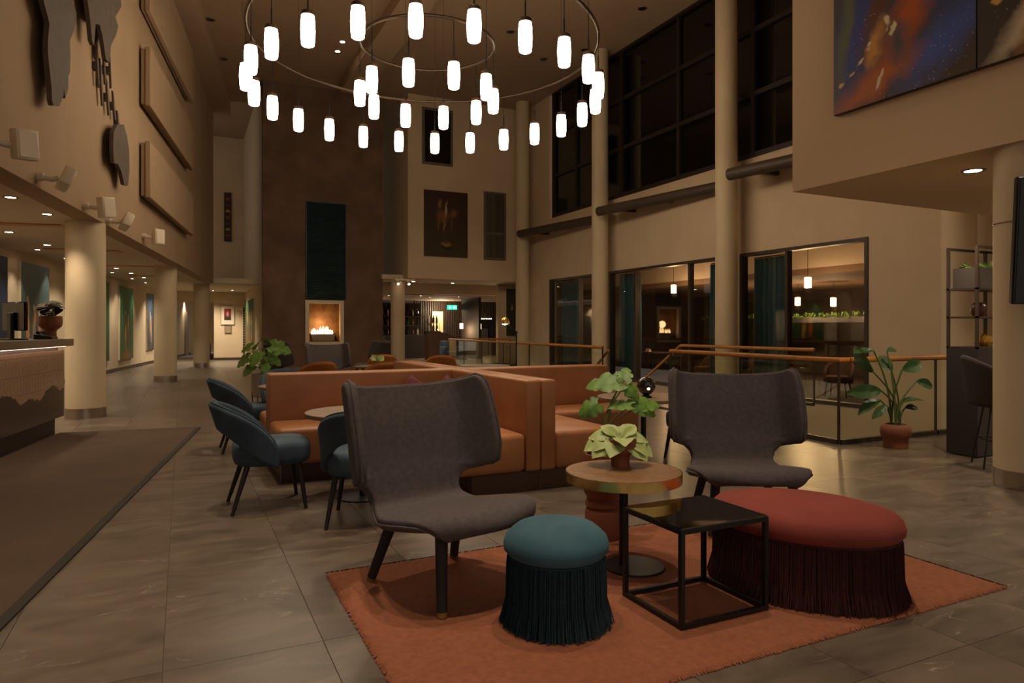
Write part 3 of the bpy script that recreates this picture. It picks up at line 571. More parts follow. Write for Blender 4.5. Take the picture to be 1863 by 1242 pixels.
# ------------------------------------------------------------ reception desk and mat
def etched():
    m = bpy.data.materials.new('etched_panel'); m.use_nodes = True; nt = m.node_tree; L = nt.links.new; b = nt.nodes['Principled BSDF']
    tc = nd(nt, 'ShaderNodeTexCoord'); sx = nd(nt, 'ShaderNodeSeparateXYZ'); L(tc.outputs['Object'], sx.inputs[0])
    cb = nd(nt, 'ShaderNodeCombineXYZ'); L(sx.outputs[1], cb.inputs[0]); L(sx.outputs[2], cb.inputs[1])
    br = nd(nt, 'ShaderNodeTexBrick'); br.inputs['Brick Width'].default_value = .35; br.inputs['Row Height'].default_value = .8; br.inputs['Scale'].default_value = 4.2; br.inputs['Mortar Size'].default_value = .012; br.inputs['Color1'].default_value = (1,1,1,1); br.inputs['Color2'].default_value = (.9,.9,.9,1); br.inputs['Mortar'].default_value = (.25,.25,.25,1); L(cb.outputs[0], br.inputs[0])
    n = nd(nt, 'ShaderNodeTexVoronoi', feature='DISTANCE_TO_EDGE'); n.inputs['Scale'].default_value = 19; L(cb.outputs[0], n.inputs[0])
    st = nd(nt, 'ShaderNodeMapRange'); st.inputs[1].default_value = .0; st.inputs[2].default_value = .06; st.inputs[3].default_value = .45; L(n.outputs[0], st.inputs[0])
    n2 = nd(nt, 'ShaderNodeTexNoise'); n2.inputs['Scale'].default_value = 1.4; n2.inputs['Detail'].default_value = 3; L(cb.outputs[0], n2.inputs[0])
    mm = nd(nt, 'ShaderNodeMath', operation='MULTIPLY_ADD'); L(n2.outputs['Fac'], mm.inputs[0]); mm.inputs[1].default_value = .6; L(sx.outputs[2], mm.inputs[2])
    cr = nd(nt, 'ShaderNodeValToRGB'); e = cr.color_ramp.elements; e[0].position = .60; e[0].color = lin((70,56,46)); e[1].position = .86; e[1].color = lin((176,146,122)); k = e.new(.72); k.color = lin((64,50,40)); k = e.new(.84); k.color = lin((74,58,48)); L(mm.outputs[0], cr.inputs[0])  # drawing, strip light on top and dark reflection below, all in the colour
    m1 = nd(nt, 'ShaderNodeMix', data_type='RGBA', blend_type='MULTIPLY'); m1.inputs[0].default_value = .55; L(cr.outputs[0], m1.inputs[6]); L(br.outputs['Color'], m1.inputs[7])
    m2 = nd(nt, 'ShaderNodeMix', data_type='RGBA', blend_type='MULTIPLY'); m2.inputs[0].default_value = .45; L(m1.outputs[2], m2.inputs[6]); L(st.outputs[0], m2.inputs[7]); L(m2.outputs[2], b.inputs['Base Color'])
    b.inputs['Roughness'].default_value = .16
    return m
DK = Vector((-1.40, 9.678, 0))
t = thing('reception_desk', 'dark reception desk with etched front at the left edge', 'desk', DK, -LA)
MB().box(-.62,.02,-5.5,.06,0,.22).o('plinth', M('desk_plinth', (46,28,22), .5), t, smooth=False)
MB().box(-.7,.05,-5.5,.16,.22,1.0).o('body', M('desk_body', (60,44,36), .6), t, smooth=False)
MB().box(.052,.075,-5.5,.2,.2,1.0).o('etched_front', etched(), t, smooth=False)
MB().rbox(-.78,.17,-5.5,.24,1.05,1.135,.006,1).o('counter_top', M('counter_top', (84,64,50), .35), t)
MB().box(-.7,.03,-5.5,.14,1.0,1.05).o('neck', m_dark, t, smooth=False)
MB().box(.085,.1,-5.4,.18,1.044,1.0495).o('light_strip', M('led_strip', (255,200,160), .5, emit=12, ecol=(1,.70,.50)), t, smooth=False)
t = thing('entrance_mat', 'long brown entrance mat along the reception desk', 'mat', (.213, 9.52, 0), -LA)
MB().box(-1.55,-.05,-9.5,-.05,.001,.012).o('mat_field', M('mat_pile', (98,78,62), .98, col2=(84,66,52), vs_=1.2, bump=.5, bs=260), t, smooth=False)
MB().box(-.05,.0,-9.5,0,.0,.011).o('mat_edge', M('mat_edge', (52,44,36), .8), t, smooth=False)
MB().box(-1.55,-.05,-.05,0,.0,.011).o('mat_edge', MATS['mat_edge'], t, smooth=False)
def dk(x, y, z): return DK + LD*y + LN*x + Vector((0,0,z))
t = thing('computer_monitor', 'black computer monitor on the reception desk', 'monitor', dk(-.2,-.5,1.135), VA+R(150))
MB().rbox(-.25,.25,-.02,.02,.1,.42,.01,1).o('display', m_screen, t); MB().rbox(-.05,.05,.02,.06,0,.3,.01,1).o('stand', m_black, t); MB().rbox(-.13,.13,-.08,.1,0,.015,.005,1).o('foot', m_black, t)
t = thing('desk_telephone', 'black telephone on the desk by the monitor', 'telephone', dk(.03,-.28,1.135), -LA)
MB().add([(-.09,-.1,0),(.09,-.1,0),(.09,.1,0),(-.09,.1,0),(-.09,-.1,.06),(.09,-.1,.03),(.09,.1,.03),(-.09,.1,.06)], [(3,2,1,0),(4,5,6,7),(0,1,5,4),(1,2,6,5),(2,3,7,6),(3,0,4,7)]).o('base', m_black, t, smooth=False)
MB().tube([(-.05,-.1,.075),(-.03,0,.09),(-.05,.1,.075)], .02, 8).o('handset', m_black, t)
# ------------------------------------------------------------ leaves and plants
def leaf_me(name, Ln, Wd, mat, kind='oval', droop=.3, fold=.15, nt_=12, ns=4, curl=0):
    rows = []
    for i in range(nt_+1):
        t_ = i/nt_
        if kind == 'heart':
            wv = Wd*(math.sin(PI*min(1, t_*.93+.07))**.6)*(1-.45*t_)
        elif kind == 'paddle': wv = Wd*(math.sin(PI*min(1,(t_*.96+.02)))**.75)*(1-.15*t_)
        else: wv = Wd*(math.sin(PI*min(1,t_*.985+.01))**.9)
        ang = droop*t_*1.6; row = []
        for j in range(-ns, ns+1):
            s_ = j/ns; f = abs(s_)
            x = s_*wv
            if kind == 'heart' and f > .55 and 2 < i < nt_-1 and i % 4 == 0: x = s_*wv*.7
            y = Ln*(math.sin(ang)/ang if ang > 1e-4 else 1)*t_ - (.10*Ln*f*f*(1-t_)*2 if kind == 'heart' else 0)
            z = -Ln*t_*math.sin(ang*.5) + fold*abs(x) - curl*f*f*Wd + .012*Ln*math.sin(i*1.7+j*.9)
            row.append((x, y, z))
        rows.append(row)
    mb = MB().grid(rows); me = mb.mesh(name, mat, True, 80)
    return me
def add_leaf(par, me, loc, yaw, pitch, roll=0, s=1, lean=.75):
    o = bpy.data.objects.new('leaf', me); C.objects.link(o); o.parent = par
    d = Vector((-math.sin(R(yaw))*math.cos(R(pitch)), math.cos(R(yaw))*math.cos(R(pitch)), math.sin(R(pitch))))
    n = Vector((.15*math.sin(R(roll)), -lean, 1-.5*lean)); n = n-d*n.dot(d)
    if n.length < .05: n = Vector((1,0,0))-d*d.x
    n.normalize(); x = d.cross(n)
    m4 = Matrix((x, d, n)).transposed().to_4x4(); o.matrix_basis = Matrix.Translation(loc) @ Matrix.Rotation(R(roll), 4, d) @ m4 @ Matrix.Scale(s, 4)
    return o
def stem(par, a, b, r=.005, bow=.03, mat=None):
    a = Vector(a); b = Vector(b); P = []
    for k in range(7):
        q = k/6; p = a.lerp(b, q); p += Vector(((b.x-a.x)*-.25*math.sin(PI*q), (b.y-a.y)*-.25*math.sin(PI*q), bow*math.sin(PI*q))); P.append(p)
    return MB().tube(P, r, 6, r2=r*.7).o('stem', mat or m_stem, par)
L_mon = leaf_me('leaf', .30, .15, m_leaf, 'heart', .35, .12)
L_monp = leaf_me('leaf', .26, .14, m_leaf, 'heart', .5, -.2)
L_pad = leaf_me('leaf', .36, .085, m_leafd, 'paddle', .35, .28)
L_pal = leaf_me('leaf', .15, .055, m_leafp, 'oval', .45, .18)
L_sm = leaf_me('leaf', .12, .045, M('leaf_plum', (98,60,50), .75, col2=(56,62,40), vs_=12, spec=.2), 'oval', .6, .1, 6, 2)
L_gr = leaf_me('leaf', .13, .04, m_leaf, 'oval', .5, .1, 6, 2)
# desk plant
t = thing('potted_plant', 'dark leafed plant in a footed terracotta pot on the desk', 'plant', dk(-.02,.04,1.135), VA)
MB().lathe([(.065,0),(.062,.09),(.07,.11),(.115,.15),(.125,.2),(.12,.27),(.105,.275),(.105,.25),(0,.25)], 28).o('pot', m_terra, t); MB().lathe([(.104,.255),(0,.258)], 20).o('soil', m_soil, t)
for k in range(44): add_leaf(t, L_sm, (.055*math.cos(k*2.4), .055*math.sin(k*2.4), .28+.035*(k%4)), k*137.5, 65-55*(k/44), 0, .8+.5*(k%3)/2, .35)
# monstera in the tall terracotta vessel
t = thing('potted_monstera', 'green monstera in a tall turned terracotta vessel behind the brass table', 'plant', (2.25, 3.42, .014), VA)
MB().lathe([(.098,0),(.103,.02),(.105,.16),(.098,.175),(.094,.185),(.103,.195),(.103,.21),(.092,.24),(.112,.275),(.118,.33),(.110,.46),(.106,.5),(.095,.5),(.095,.47),(0,.47)], 36).o('vessel', m_terra, t); MB().lathe([(.094,.48),(0,.482)], 20).o('soil', m_soil, t)
for k, (x, y, z, yaw, pit, rol, s, me) in enumerate(((.11,.02,.92,88,2,0,.72,L_mon),(.13,.02,.93,-25,52,0,.42,L_mon),(.14,.0,.91,-118,-38,0,.5,L_monp),(-.03,-.02,.80,104,-24,-15,.55,L_monp),(.16,-.05,.79,82,6,12,.5,L_mon),(.19,.0,.80,-96,-14,0,.62,L_monp),(.22,.02,.78,-70,12,0,.55,L_mon))):
    stem(t, (.02*math.cos(k*2), .02*math.sin(k*2), .48), (x,y,z), .006); add_leaf(t, me, (x,y,z), yaw, pit, rol, s, .6)
# strelitzia by the balustrade
t = thing('potted_strelitzia', 'paddle leafed plant in a squat terracotta pot by the balustrade', 'plant', (6.80, 4.74, 0), VA)
MB().lathe([(.118,0),(.122,.08),(.124,.10),(.142,.125),(.15,.17),(.145,.21),(.115,.245),(.10,.25),(.096,.235),(0,.23)], 36).o('pot', m_terra, t); MB().lathe([(.097,.238),(0,.24)], 20).o('soil', m_soil, t)
for k, (x, y, z, yaw, pit, rol, s) in enumerate(((-.24,.0,.80,42,45,-70,1.02),(-.20,.06,1.02,75,5,10,.55),(-.06,.06,1.02,-70,12,0,.5),(-.04,0,.80,20,50,-30,.75),(.08,.02,.82,-78,16,25,.95),(.22,.0,.70,-85,-12,20,.7),(-.16,-.02,.60,88,-2,-30,.95),(-.14,.05,.50,100,-22,20,.8),(.06,-.03,.48,-80,18,-35,.75),(.10,.0,.42,-85,6,0,.5),(-.12,-.05,.45,110,-30,0,.6))):
    stem(t, (.045*math.cos(k*2.1), .045*math.sin(k*2.1), .235), (x,y,z), .011, .02, M('stem_dark', (78,92,44), .5)); add_leaf(t, L_pad, (x,y,z), yaw, pit, rol, s)
# pale monstera on wire stand
t = thing('potted_monstera', 'monstera in a grey concrete pot on a wire stand by the sofa end', 'plant', (1.0, 10.05, 0), VA); t.scale = (.93,.93,.93)
MB().lathe([(.15,.36),(.155,.4),(.155,.68),(.14,.68),(.14,.65),(0,.65)], 28).o('pot', m_pour, t)
for k in range(4):
    a = PI/4+k*PI/2; MB().tube([(.15*math.cos(a),.15*math.sin(a),.0),(.15*math.cos(a),.15*math.sin(a),.42)], .007, 6).o('stand_leg', m_black, t)
for z in (.03,.2,.35): MB().tube([(.15*math.cos(2*PI*k/24),.15*math.sin(2*PI*k/24),z) for k in range(24)], .006, 6, True).o('stand_ring', m_black, t)
for k, (x, y, z, yaw, pit, rol, s) in enumerate(((-.2,0,.92,85,-25,0,.9),(-.08,.05,1.14,40,-10,0,.9),(.02,0,1.2,-10,-20,0,.8),(.14,.0,1.1,-80,-15,10,1.05),(-.02,-.05,1.0,160,-40,0,.9),(-.12,-.02,.80,100,-35,0,.8),(.08,.02,.95,-60,-30,0,.9),(0,.08,1.05,10,10,0,.9),(-.18,.02,1.08,70,-8,0,.8),(.05,-.06,.82,-140,-40,0,.7))):
    stem(t, (0,0,.66), (x,y,z), .007); add_leaf(t, L_mon, (x,y,z), yaw, pit, rol, s)
# ------------------------------------------------------------ rug
def rug():
    x0, x1, y0, y1 = .66, 3.59, 1.93, 3.55; mb = MB(); nx, ny = 150, 84; rr = random.Random(4); rows = []
    for j in range(ny+1):
        row = []
        for i in range(nx+1):
            e = min(i, nx-i, j, ny-j); x = x0+(x1-x0)*i/nx; y = y0+(y1-y0)*j/ny
            z = .014+.0015*rr.random() if e > 1 else (.011 if e == 1 else .001)
            if e == 0: x += rr.uniform(-.006,.006); y += rr.uniform(-.006,.006)
            row.append((x,y,z))
        rows.append(row)
    mb.grid(rows)
    t = thing('orange_rug', 'burnt orange pile rug under the front seating group', 'rug', (0,0,0))
    mb.o('pile', M('rug_pile', (164,100,70), .97, col2=(148,88,61), vs_=38, bump=.8, bs=160, sheen=.25), t, ang=80)
    fb = MB()
    for k in range(2600):
        q = rr.random()*2*(x1-x0+y1-y0)
        if q < x1-x0: p = (x0+q, y0, 0,-1)
        elif q < 2*(x1-x0): p = (x0+q-(x1-x0), y1, 0,1)
        elif q < 2*(x1-x0)+(y1-y0): p = (x0, y0+q-2*(x1-x0), -1,0)
        else: p = (x1, y0+q-2*(x1-x0)-(y1-y0), 1,0)
        w_ = .004; a, b = (w_,0) if p[2] == 0 else (0,w_); l = rr.uniform(.004,.012)
        fb.add([(p[0]-a,p[1]-b,.008),(p[0]+a,p[1]+b,.008),(p[0]+p[2]*l,p[1]+p[3]*l,.002),(p[0]-p[2]*.01,p[1]-p[3]*.01,.016)], [(0,1,2),(0,3,1),(1,3,2),(0,2,3)])
    tag(fb.o('edge_tufts', MATS['rug_pile'], t, smooth=False), kind='stuff')
rug()
# ------------------------------------------------------------ wing chairs
def wing_chair(label, loc, rz, mat, group):
    t = thing('wing_chair', label, 'chair', loc, rz, group)
    prof = [(.365,.345,.22),(.376,.366,.27),(.36,.392,.305),(.30,.404,.345),(.20,.398,.365),(.06,.378,.36),(-.06,.355,.335),(-.15,.338,.305),(-.21,.335,.285),(-.25,.350,.272),(-.274,.385,.264),(-.289,.43,.264),(-.299,.47,.285),(-.306,.495,.345),(-.312,.515,.42),(-.32,.54,.458),(-.338,.62,.474),(-.358,.72,.474),(-.380,.81,.468),(-.40,.885,.458),(-.41,.925,.445),(-.415,.945,.425),(-.417,.955,.39)]
    nu = 30; rows = []
    for (y, z, w_) in prof:
        k = min(1, max(0, (z-.40)/.12)) if y < -.2 else 0
        arc = w_*(1+.20*k); N = 60; X = [0.0]; Yb = [0.0]
        for i in range(N):
            q = arc*(i+.5)/N; sm = min(1, max(0, (q-.24)/.17)); th = R(66)*k*sm*sm*(3-2*sm) + k*.12*q
            X.append(X[-1]+math.cos(th)*arc/N); Yb.append(Yb[-1]+math.sin(th)*arc/N)
        row = []
        for j in range(nu+1):
            u = -1+2*j/nu; i = round(abs(u)*N); x = math.copysign(X[i], u) if u else 0; yy = y+Yb[i]; zz = z
            if z > .8 and y < 0: zz = z + (z-.80)/.155*(.055*abs(u)**3.2 - .02)
            if y > -.2: zz -= .022*u**4
            if y > .0: yy -= .085*u*u*min(1, y/.36)
            row.append((x, yy, zz))
        rows.append(row)
    mb = MB().grid(rows); mb.o('upholstered_shell', mat, t, solid=.058, soff=0, sub=2, ang=180)
    n = len(rows); loop = [rows[i][0] for i in range(n)]+rows[-1][1:-1]+[rows[i][-1] for i in range(n-1,-1,-1)]+rows[0][-2:0:-1]
    MB().tube(loop, .007, 6, True).o('piping', mat, t)
    for sx in (-1,1):
        for nme, a, b in (('leg', (sx*.22,.24,.365), (sx*.2575,.295,.0)), ('leg', (sx*.2,-.18,.315), (sx*.2575,-.295,.0))):
            A = Vector(a); B = Vector(b)
            l = MB().tube([A, B.lerp(A,.06)], .029, 14, r2=.023).o(nme, M('wool_legs', (46,40,40), .8), t)
            MB().tube([B.lerp(A,.06), B], .0235, 14, r2=.022).o('wooden_foot', M('foot_wood', (150,104,52), .5), l)
        MB().tube([(sx*.19,.26,.352),(sx*.19,-.18,.298)], .022, 8).o('side_rail', MATS['wool_legs'], t)
    MB().tube([(-.2,.2,.345),(.2,.2,.345)], .02, 8).o('cross_rail', MATS['wool_legs'], t)
    return t
GW = 'wing-backed lounge chairs'
def face(dx, dy): return math.atan2(-dx, dy)      # rz so that local +y looks along (dx,dy)
wc = wing_chair('grey wing chair on the orange rug, front left', (1.165, 3.12, .015), face(.284,-.959), m_grey, GW)
dup(wc, 'grey wing chair behind the red ottoman', (3.20, 3.26, 0), face(-.50,-.87), GW)
dup(wc, 'grey wing chair facing the camera in front of the fireplace', (2.62, 13.6, 0), face(.05,-1), GW)
wd = wing_chair('dark wing chair left of the fireplace seen from behind', (2.05, 15.2, 0), face(.9,.3), m_greyd, GW)
dup(wd, 'dark wing chair right of the fireplace near the white column', (4.15, 16.6, 0), face(-.8,.5), GW)
# ------------------------------------------------------------ tub chairs
def tub_chair(name, label, loc, rz, mat, group, openback=True, top=.75):
    t = thing(name, label, 'chair', loc, rz, group)
    P = []
    for z, k in ((.315,.9),(.325,.97),(.36,1),(.43,1),(.455,.97),(.468,.88),(.473,.6),(.475,.0)):
        row = []
        for i in range(32):
            a = 2*PI*i/32; c, s = math.cos(a), math.sin(a); e = .62
            row.append((.248*k*math.copysign(abs(c)**e, c), .035+.26*k*math.copysign(abs(s)**e, s), z))
        row.append(row[0]); P.append(row)
    MB().grid(P).add([P[0][i] for i in range(32)], [tuple(range(31,-1,-1))]).o('seat', mat, t, ang=60)
    rows = []; n = 28; A = 98
    for i in range(n+1):
        ph = R(-A+2*A*i/n); q = math.cos(ph*90/A)
        zt = .40+(top-.40)*max(0,q)**.62; zb = (.30+.26*max(0,q)**1.6) if openback else .30
        row = []
        for j in range(9):
            z = zb+(zt-zb)*j/8; r = .272+.30*max(0,z-.42)*max(.15,q)
            row.append((r*math.sin(ph), .02-r*math.cos(ph)*1.02, z))
        rows.append(row)
    MB().grid(rows).o('backrest', mat, t, solid=.055, soff=0, sub=1, ang=180)
    loop = [r_[8] for r_ in rows]
    MB().tube(loop, .007, 6).o('piping', mat, t)
    for sx in (-1,1):
        MB().tube([(sx*.18,.2,.32),(sx*.225,.24,0)], .02, 10, r2=.012).o('leg', m_blackm, t)
        MB().tube([(sx*.18,-.14,.32),(sx*.225,-.24,0)], .02, 10, r2=.012).o('leg', m_blackm, t)
    return t
GB = 'blue velvet tub chairs'
b0 = tub_chair('tub_chair', 'blue velvet tub chair nearest the mat, left of the round table', (.54, 5.15, 0), -PI/2, m_blue, GB)
dup(b0, 'blue velvet tub chair with its back to the front wing chair', (1.10, 4.48, 0), face(.35,.94), GB)
dup(b0, 'blue velvet tub chair beyond the sofa end on the left', (.60, 7.62, 0), -PI/2, GB)
dup(b0, 'blue velvet tub chair half hidden behind the right wing chair', (4.46, 5.10, 0), PI/2, GB)
dup(b0, 'blue velvet tub chair behind the long leather sofa back', (1.15, 8.65, 0), face(.1,-1), GB)
GO = 'amber velvet tub chairs'
o0 = tub_chair('tub_chair', 'amber tub chair behind the left leather sofa back', (1.86, 10.9, 0), face(-.2,1), m_orv, GO, False, .76)
dup(o0, 'amber tub chair behind the small white flowered plant', (3.6, 13.4, 0), face(.2,1), GO)
dup(o0, 'amber tub chair nearest the bar, right of the others', (4.5, 12.5, 0), face(.3,1), GO)
dup(o0, 'amber tub chair in front of the small white flowered plant', (2.72, 10.3, 0), face(-.1,1), GO)
# ------------------------------------------------------------ cross shaped leather sofa, four corner units
SX, SY = 2.5, 6.4
def sofa(label, sx, sy, lx, ly):
    t = thing('corner_sofa', label, 'sofa', (SX,SY,0), 0, 'cognac leather corner sofas')
    def bx(nme, x0, x1, y0, y1, z0, z1, r, mat=m_orange):
        a, b = sorted((sx*x0, sx*x1)); c, d = sorted((sy*y0, sy*y1)); return MB().rbox(a,b,c,d,z0,z1,r,3).o(nme, mat, t)
    bx('plinth', .0, lx-.05, .0, .56, 0, .16, .004, m_brown); bx('plinth', .0, .56, .5, ly-.05, 0, .158, .004, m_brown)
    bx('backrest', .0, lx, .003, .13, .16, .86, .02); bx('backrest', .003, .13, .132, ly, .16, .86, .02)
    bx('seat', .132, lx, .132, .70, .16, .455, .04); bx('seat', .132, .70, .702, ly, .16, .452, .04)
sofa('leather corner sofa nearest the front left wing chair', -1, -1, 1.82, 1.75)
sofa('leather corner sofa on the right, by the globe lamp table', 1, -1, 1.70, 1.75)
sofa('leather corner sofa behind, towards the corridor', -1, 1, 1.82, 1.9)
sofa('leather corner sofa behind, towards the bar', 1, 1, 1.70, 1.9)
def pillow(label, loc, rot, s=.42):
    t = thing('cushion', label, 'cushion', loc, 0, 'plum velvet cushions'); n = 12; top = []; bot = []
    for i in range(n+1):
        a = []; b = []
        for j in range(n+1):
            u = -1+2*i/n; v = -1+2*j/n; h = .075*((1-u**4)*(1-v**4))**.55; k = 1-.06*(1-u*u*0)*(1-abs(u*v)); a.append((u*s/2*k,h,v*s/2*k+s/2)); b.append((u*s/2*k,-h,v*s/2*k+s/2))
        top.append(a); bot.append(b)
    o = MB().grid(top).o('cover_front', m_purple, t, ang=180); o.rotation_euler = rot; o = MB().grid([r_[::-1] for r_ in bot]).o('cover_back', m_purple, t, ang=180); o.rotation_euler = rot
pillow('plum cushion on the left sofa back, leftmost', (1.86, 6.05, .47), (R(-14),R(35),0), .34)
pillow('plum cushion in the sofa corner', (2.16, 6.08, .465), (R(-14),R(40),R(-25)), .34)
pillow('plum cushion on the sofa arm, nearest the camera', (2.24, 5.7, .465), (R(-12),R(30),R(-80)), .34)
# ------------------------------------------------------------ round tables
def round_table(label, loc, r, h, mat, base_off=(0,0), edge=None, th=.03):
    t = thing('round_table', label, 'table', loc, 0)
    if edge:
        MB().lathe([(0,h-.003),(r-.006,h-.003),(r-.006,h),(0,h)], 64).o('table_top', mat, t); MB().lathe([(0,h-th),(r,h-th),(r,h-.001),(r-.005,h-.001),(r-.005,h-.004),(0,h-.004)], 64).o('brass_edge', edge, t)
    else: MB().lathe([(0,h-th),(r-.004,h-th),(r,h-th+.004),(r,h-.004),(r-.004,h),(0,h)], 48).o('table_top', mat, t)
    MB().lathe([(.024,.012),(.024,h-th)], 20).o('pedestal', m_black, t)
    MB().lathe([(0,0),(.16 if edge else .2,0),(.155 if edge else .195,.008),(.02,.014),(0,.014)], 40, base_off).o('base_disc', m_black, t)
    return t
m_brtop = M('veneer_top', (146,106,70), .5, col2=(120,84,54), vs_=18)
round_table('round table between the blue chairs and the left sofa', (1.22, 5.10, 0), .42, .64, m_table)
round_table('round table with the globe lamp by the right sofa', (3.80, 5.10, 0), .42, .64, m_table)
round_table('round table behind the left sofa back', (1.15, 7.75, 0), .42, .64, m_table)
round_table('pale round table far behind, towards the bar', (4.5, 10.35, 0), .42, .66, M('pale_top', (170,160,150), .4))
round_table('far round table with the small white flowered plant', (2.95, 11.3, 0), .4, .64, m_table)
round_table('brass edged round side table on the rug', (2.07, 2.95, .016), .30, .50, m_brtop, (.05,-.025), m_brass, .05)
t = thing('potted_plant', 'pale green leafed plant in a ribbed terracotta pot on the brass table', 'plant', (2.12, 3.05, .516), VA)
MB().lathe([(.048,0),(.048,.055),(.055,.065),(.08,.085),(.086,.11),(.084,.15),(.078,.152),(.076,.14),(0,.138)], 72, ribs=24, rd=.018).o('pot', m_terra, t); MB().lathe([(.076,.142),(0,.145)], 20).o('soil', m_soil, t)
for k, (yaw, pit, s) in enumerate(((92,-4,1.35),(68,14,1.2),(118,-14,1.25),(-96,-14,1.35),(-72,8,1.2),(-124,-22,1.2),(155,-10,1.1),(180,14,1.0),(15,30,.95),(-35,34,.95),(60,45,.85),(-60,48,.85),(130,50,.7),(-140,52,.7))): add_leaf(t, L_pal, (.012*math.sin(-R(yaw)), .012*math.cos(R(yaw)), .15), yaw, pit, 0, s, .45)
t = thing('potted_plant', 'small white flowered plant on the far table', 'plant', (2.95, 11.3, .64), VA); MB().lathe([(.05,0),(.065,.1),(.055,.1),(.05,.08),(0,.08)], 16).o('pot', m_pour, t)
for k in range(14): add_leaf(t, L_pal, (0,0,.09), k*137.5, 50-40*k/14, 0, .9)
# globe lamp
t = thing('globe_lamp', 'smoked glass globe lamp on the right round table', 'lamp', (3.74, 4.98, .64), VA)
MB().lathe([(0,.02)]+[(.082*math.sin(PI*k/16), .105-.082*math.cos(PI*k/16)) for k in range(1,16)]+[(0,.187)], 28).o('globe', M('smoked_globe', (20,19,18), .06, coat=1), t, ang=80)
MB().lathe([(.05,0),(.05,.012),(.02,.03),(0,.03)], 20).o('foot', m_black, t); MB().lathe([(0,0),(.012,.004),(.012,.016),(0,.02)], 12).o('bulb_or_glint', M('small_bulb_or_glint', (255,230,190), .4, emit=16, ecol=(1,.75,.45)), t).location = (.005,-.081,.075)  # glowing bead on the globe's front stands for its bright highlight
# cube side table
t = thing('cube_side_table', 'black cube frame side table with smoked mirror top', 'side table', (1.84, 2.215, .016))
cw, cl, chh = .485, .415, .41; b = .02
for x in (0, cw-b):
    for y in (0, cl-b): MB().box(x,x+b,y,y+b,b,chh-b).o('leg', m_black, t, smooth=False)
for z in (0, chh-b):
    for y in (0, cl-b): MB().box(0,cw,y,y+b,z,z+b).o('frame_bar', m_black, t, smooth=False)
    for x in (0, cw-b): MB().box(x,x+b,b,cl-b,z,z+b).o('frame_bar', m_black, t, smooth=False)
MB().box(.004,cw-.004,.004,cl-.004,chh-.001,chh+.006).o('mirror_top', m_mirror, t, smooth=False)
# ------------------------------------------------------------ fringed ottomans
def ottoman(label, loc, rz, ax, ay, h, mv, mf, nst, seed):
    t = thing('fringed_ottoman', label, 'ottoman', loc, rz); k = 1/ax
    MB().lathe([(0,.02),(ax-.03,.02),(ax-.02,.05),(ax-.015,h-.13),(0,h-.13)], 64, sy=ay/ax).o('body', mf, t)
    MB().lathe([(0,h-.15),(ax-.022,h-.15),(ax-.006,h-.14),(ax+.012,h-.118),(ax+.014,h-.095),(ax+.004,h-.066),(ax-.02,h-.043),(ax*.8,h-.026),(ax*.6,h-.013),(ax*.3,h-.003),(0,h)], 72, sy=ay/ax).o('cushion', mv, t, ang=70)
    MB().tube([((ax-.008)*math.cos(2*PI*i/72), (ay-.008)*math.sin(2*PI*i/72), h-.148) for i in range(72)], .006, 6, True).o('trim_cord', mf, t)
    rr = random.Random(seed); fb = MB()
    for i in range(nst):
        a = 2*PI*(i+rr.random()*.8)/nst; px, py = math.cos(a), math.sin(a); o_ = rr.uniform(-.012,.004); fl = rr.uniform(.002,.03); tw = rr.uniform(-.03,.03); ze = rr.uniform(0,.012); w_ = .0030
        pts = [(0,h-.15,0),(.003,h*.55,.2),(.006,h*.25,.5),(.5*fl+.006,.06,.8),(fl+.008,ze,1)]
        P = [Vector(((ax-.006+o_+d)*math.cos(a+tw*q*q), (ay-.006+o_+d)*math.sin(a+tw*q*q), z)) for d, z, q in pts]
        fb.tube(P, w_, 3)
    tag(fb.o('fringe', mf, t, ang=60), kind='stuff')
    return t
ottoman('round teal velvet ottoman with long teal fringe', (1.43, 2.53, .015), 0, .21, .21, .43, m_teal, m_tealf, 620, 2)
ottoman('large oval red velvet ottoman with burgundy fringe', (2.70, 2.36, .015), R(-62), .425, .32, .43, m_red, m_redf, 1300, 3)
# ------------------------------------------------------------ balustrades
def balustrade(label, pts, panel=1.6, posts=None, h=.915):
    t = thing('glass_balustrade', label, 'balustrade', (0,0,0))
    P = [Vector((x,y,0)) for x,y in pts]
    MB().tube([p+Vector((0,0,h)) for p in P], .03, 12).o('handrail', m_wood, t)
    for a, b in zip(P[:-1], P[1:]):
        L_ = (b-a).length; u = (b-a)/L_; n = max(1, round(L_/panel)); nn = Vector((-u.y,u.x,0))
        for k in range(n):
            q0 = a+u*(L_*k/n+.012); q1 = a+u*(L_*(k+1)/n-.012)
            MB().prism([(q0+nn*.006)[:2],(q0-nn*.006)[:2],(q1-nn*.006)[:2],(q1+nn*.006)[:2]], .05, h-.03).o('glass_panel', m_glass, t, smooth=False)
            MB().prism([(q0+nn*.03)[:2],(q0-nn*.03)[:2],(q1-nn*.03)[:2],(q1+nn*.03)[:2]], -.004, .05).o('base_channel', m_dark, t, smooth=False)
        for k in range(n+1):
            c = a+u*(L_*k/n); MB().prism([(c+nn*.012+u*.01)[:2],(c-nn*.012+u*.01)[:2],(c-nn*.012-u*.01)[:2],(c+nn*.012-u*.01)[:2]], 0, h-.01).o('post', m_dark, t, smooth=False)
    return t
balustrade('near glass balustrade with oak rail turning the corner by the strelitzia', [(rail_x(8.46)+.05,8.46),(6.43,5.14),(WX-.05,5.08)], 1.75)
balustrade('far glass balustrade with oak rail running towards the bar', [(rail_x(10.7)+.05,10.7),(rail_x(21.8)+.05,21.8),(10.6,22.1)], 1.9)
balustrade('glass balustrade on the window side of the stair landing', [(9.3,7.9),(9.3,11.2)], 1.7)
t = thing('stair_handrail', 'sloping oak handrail going down from the landing, window side', 'handrail', (0,0,0), 0, 'sloping stair handrails')
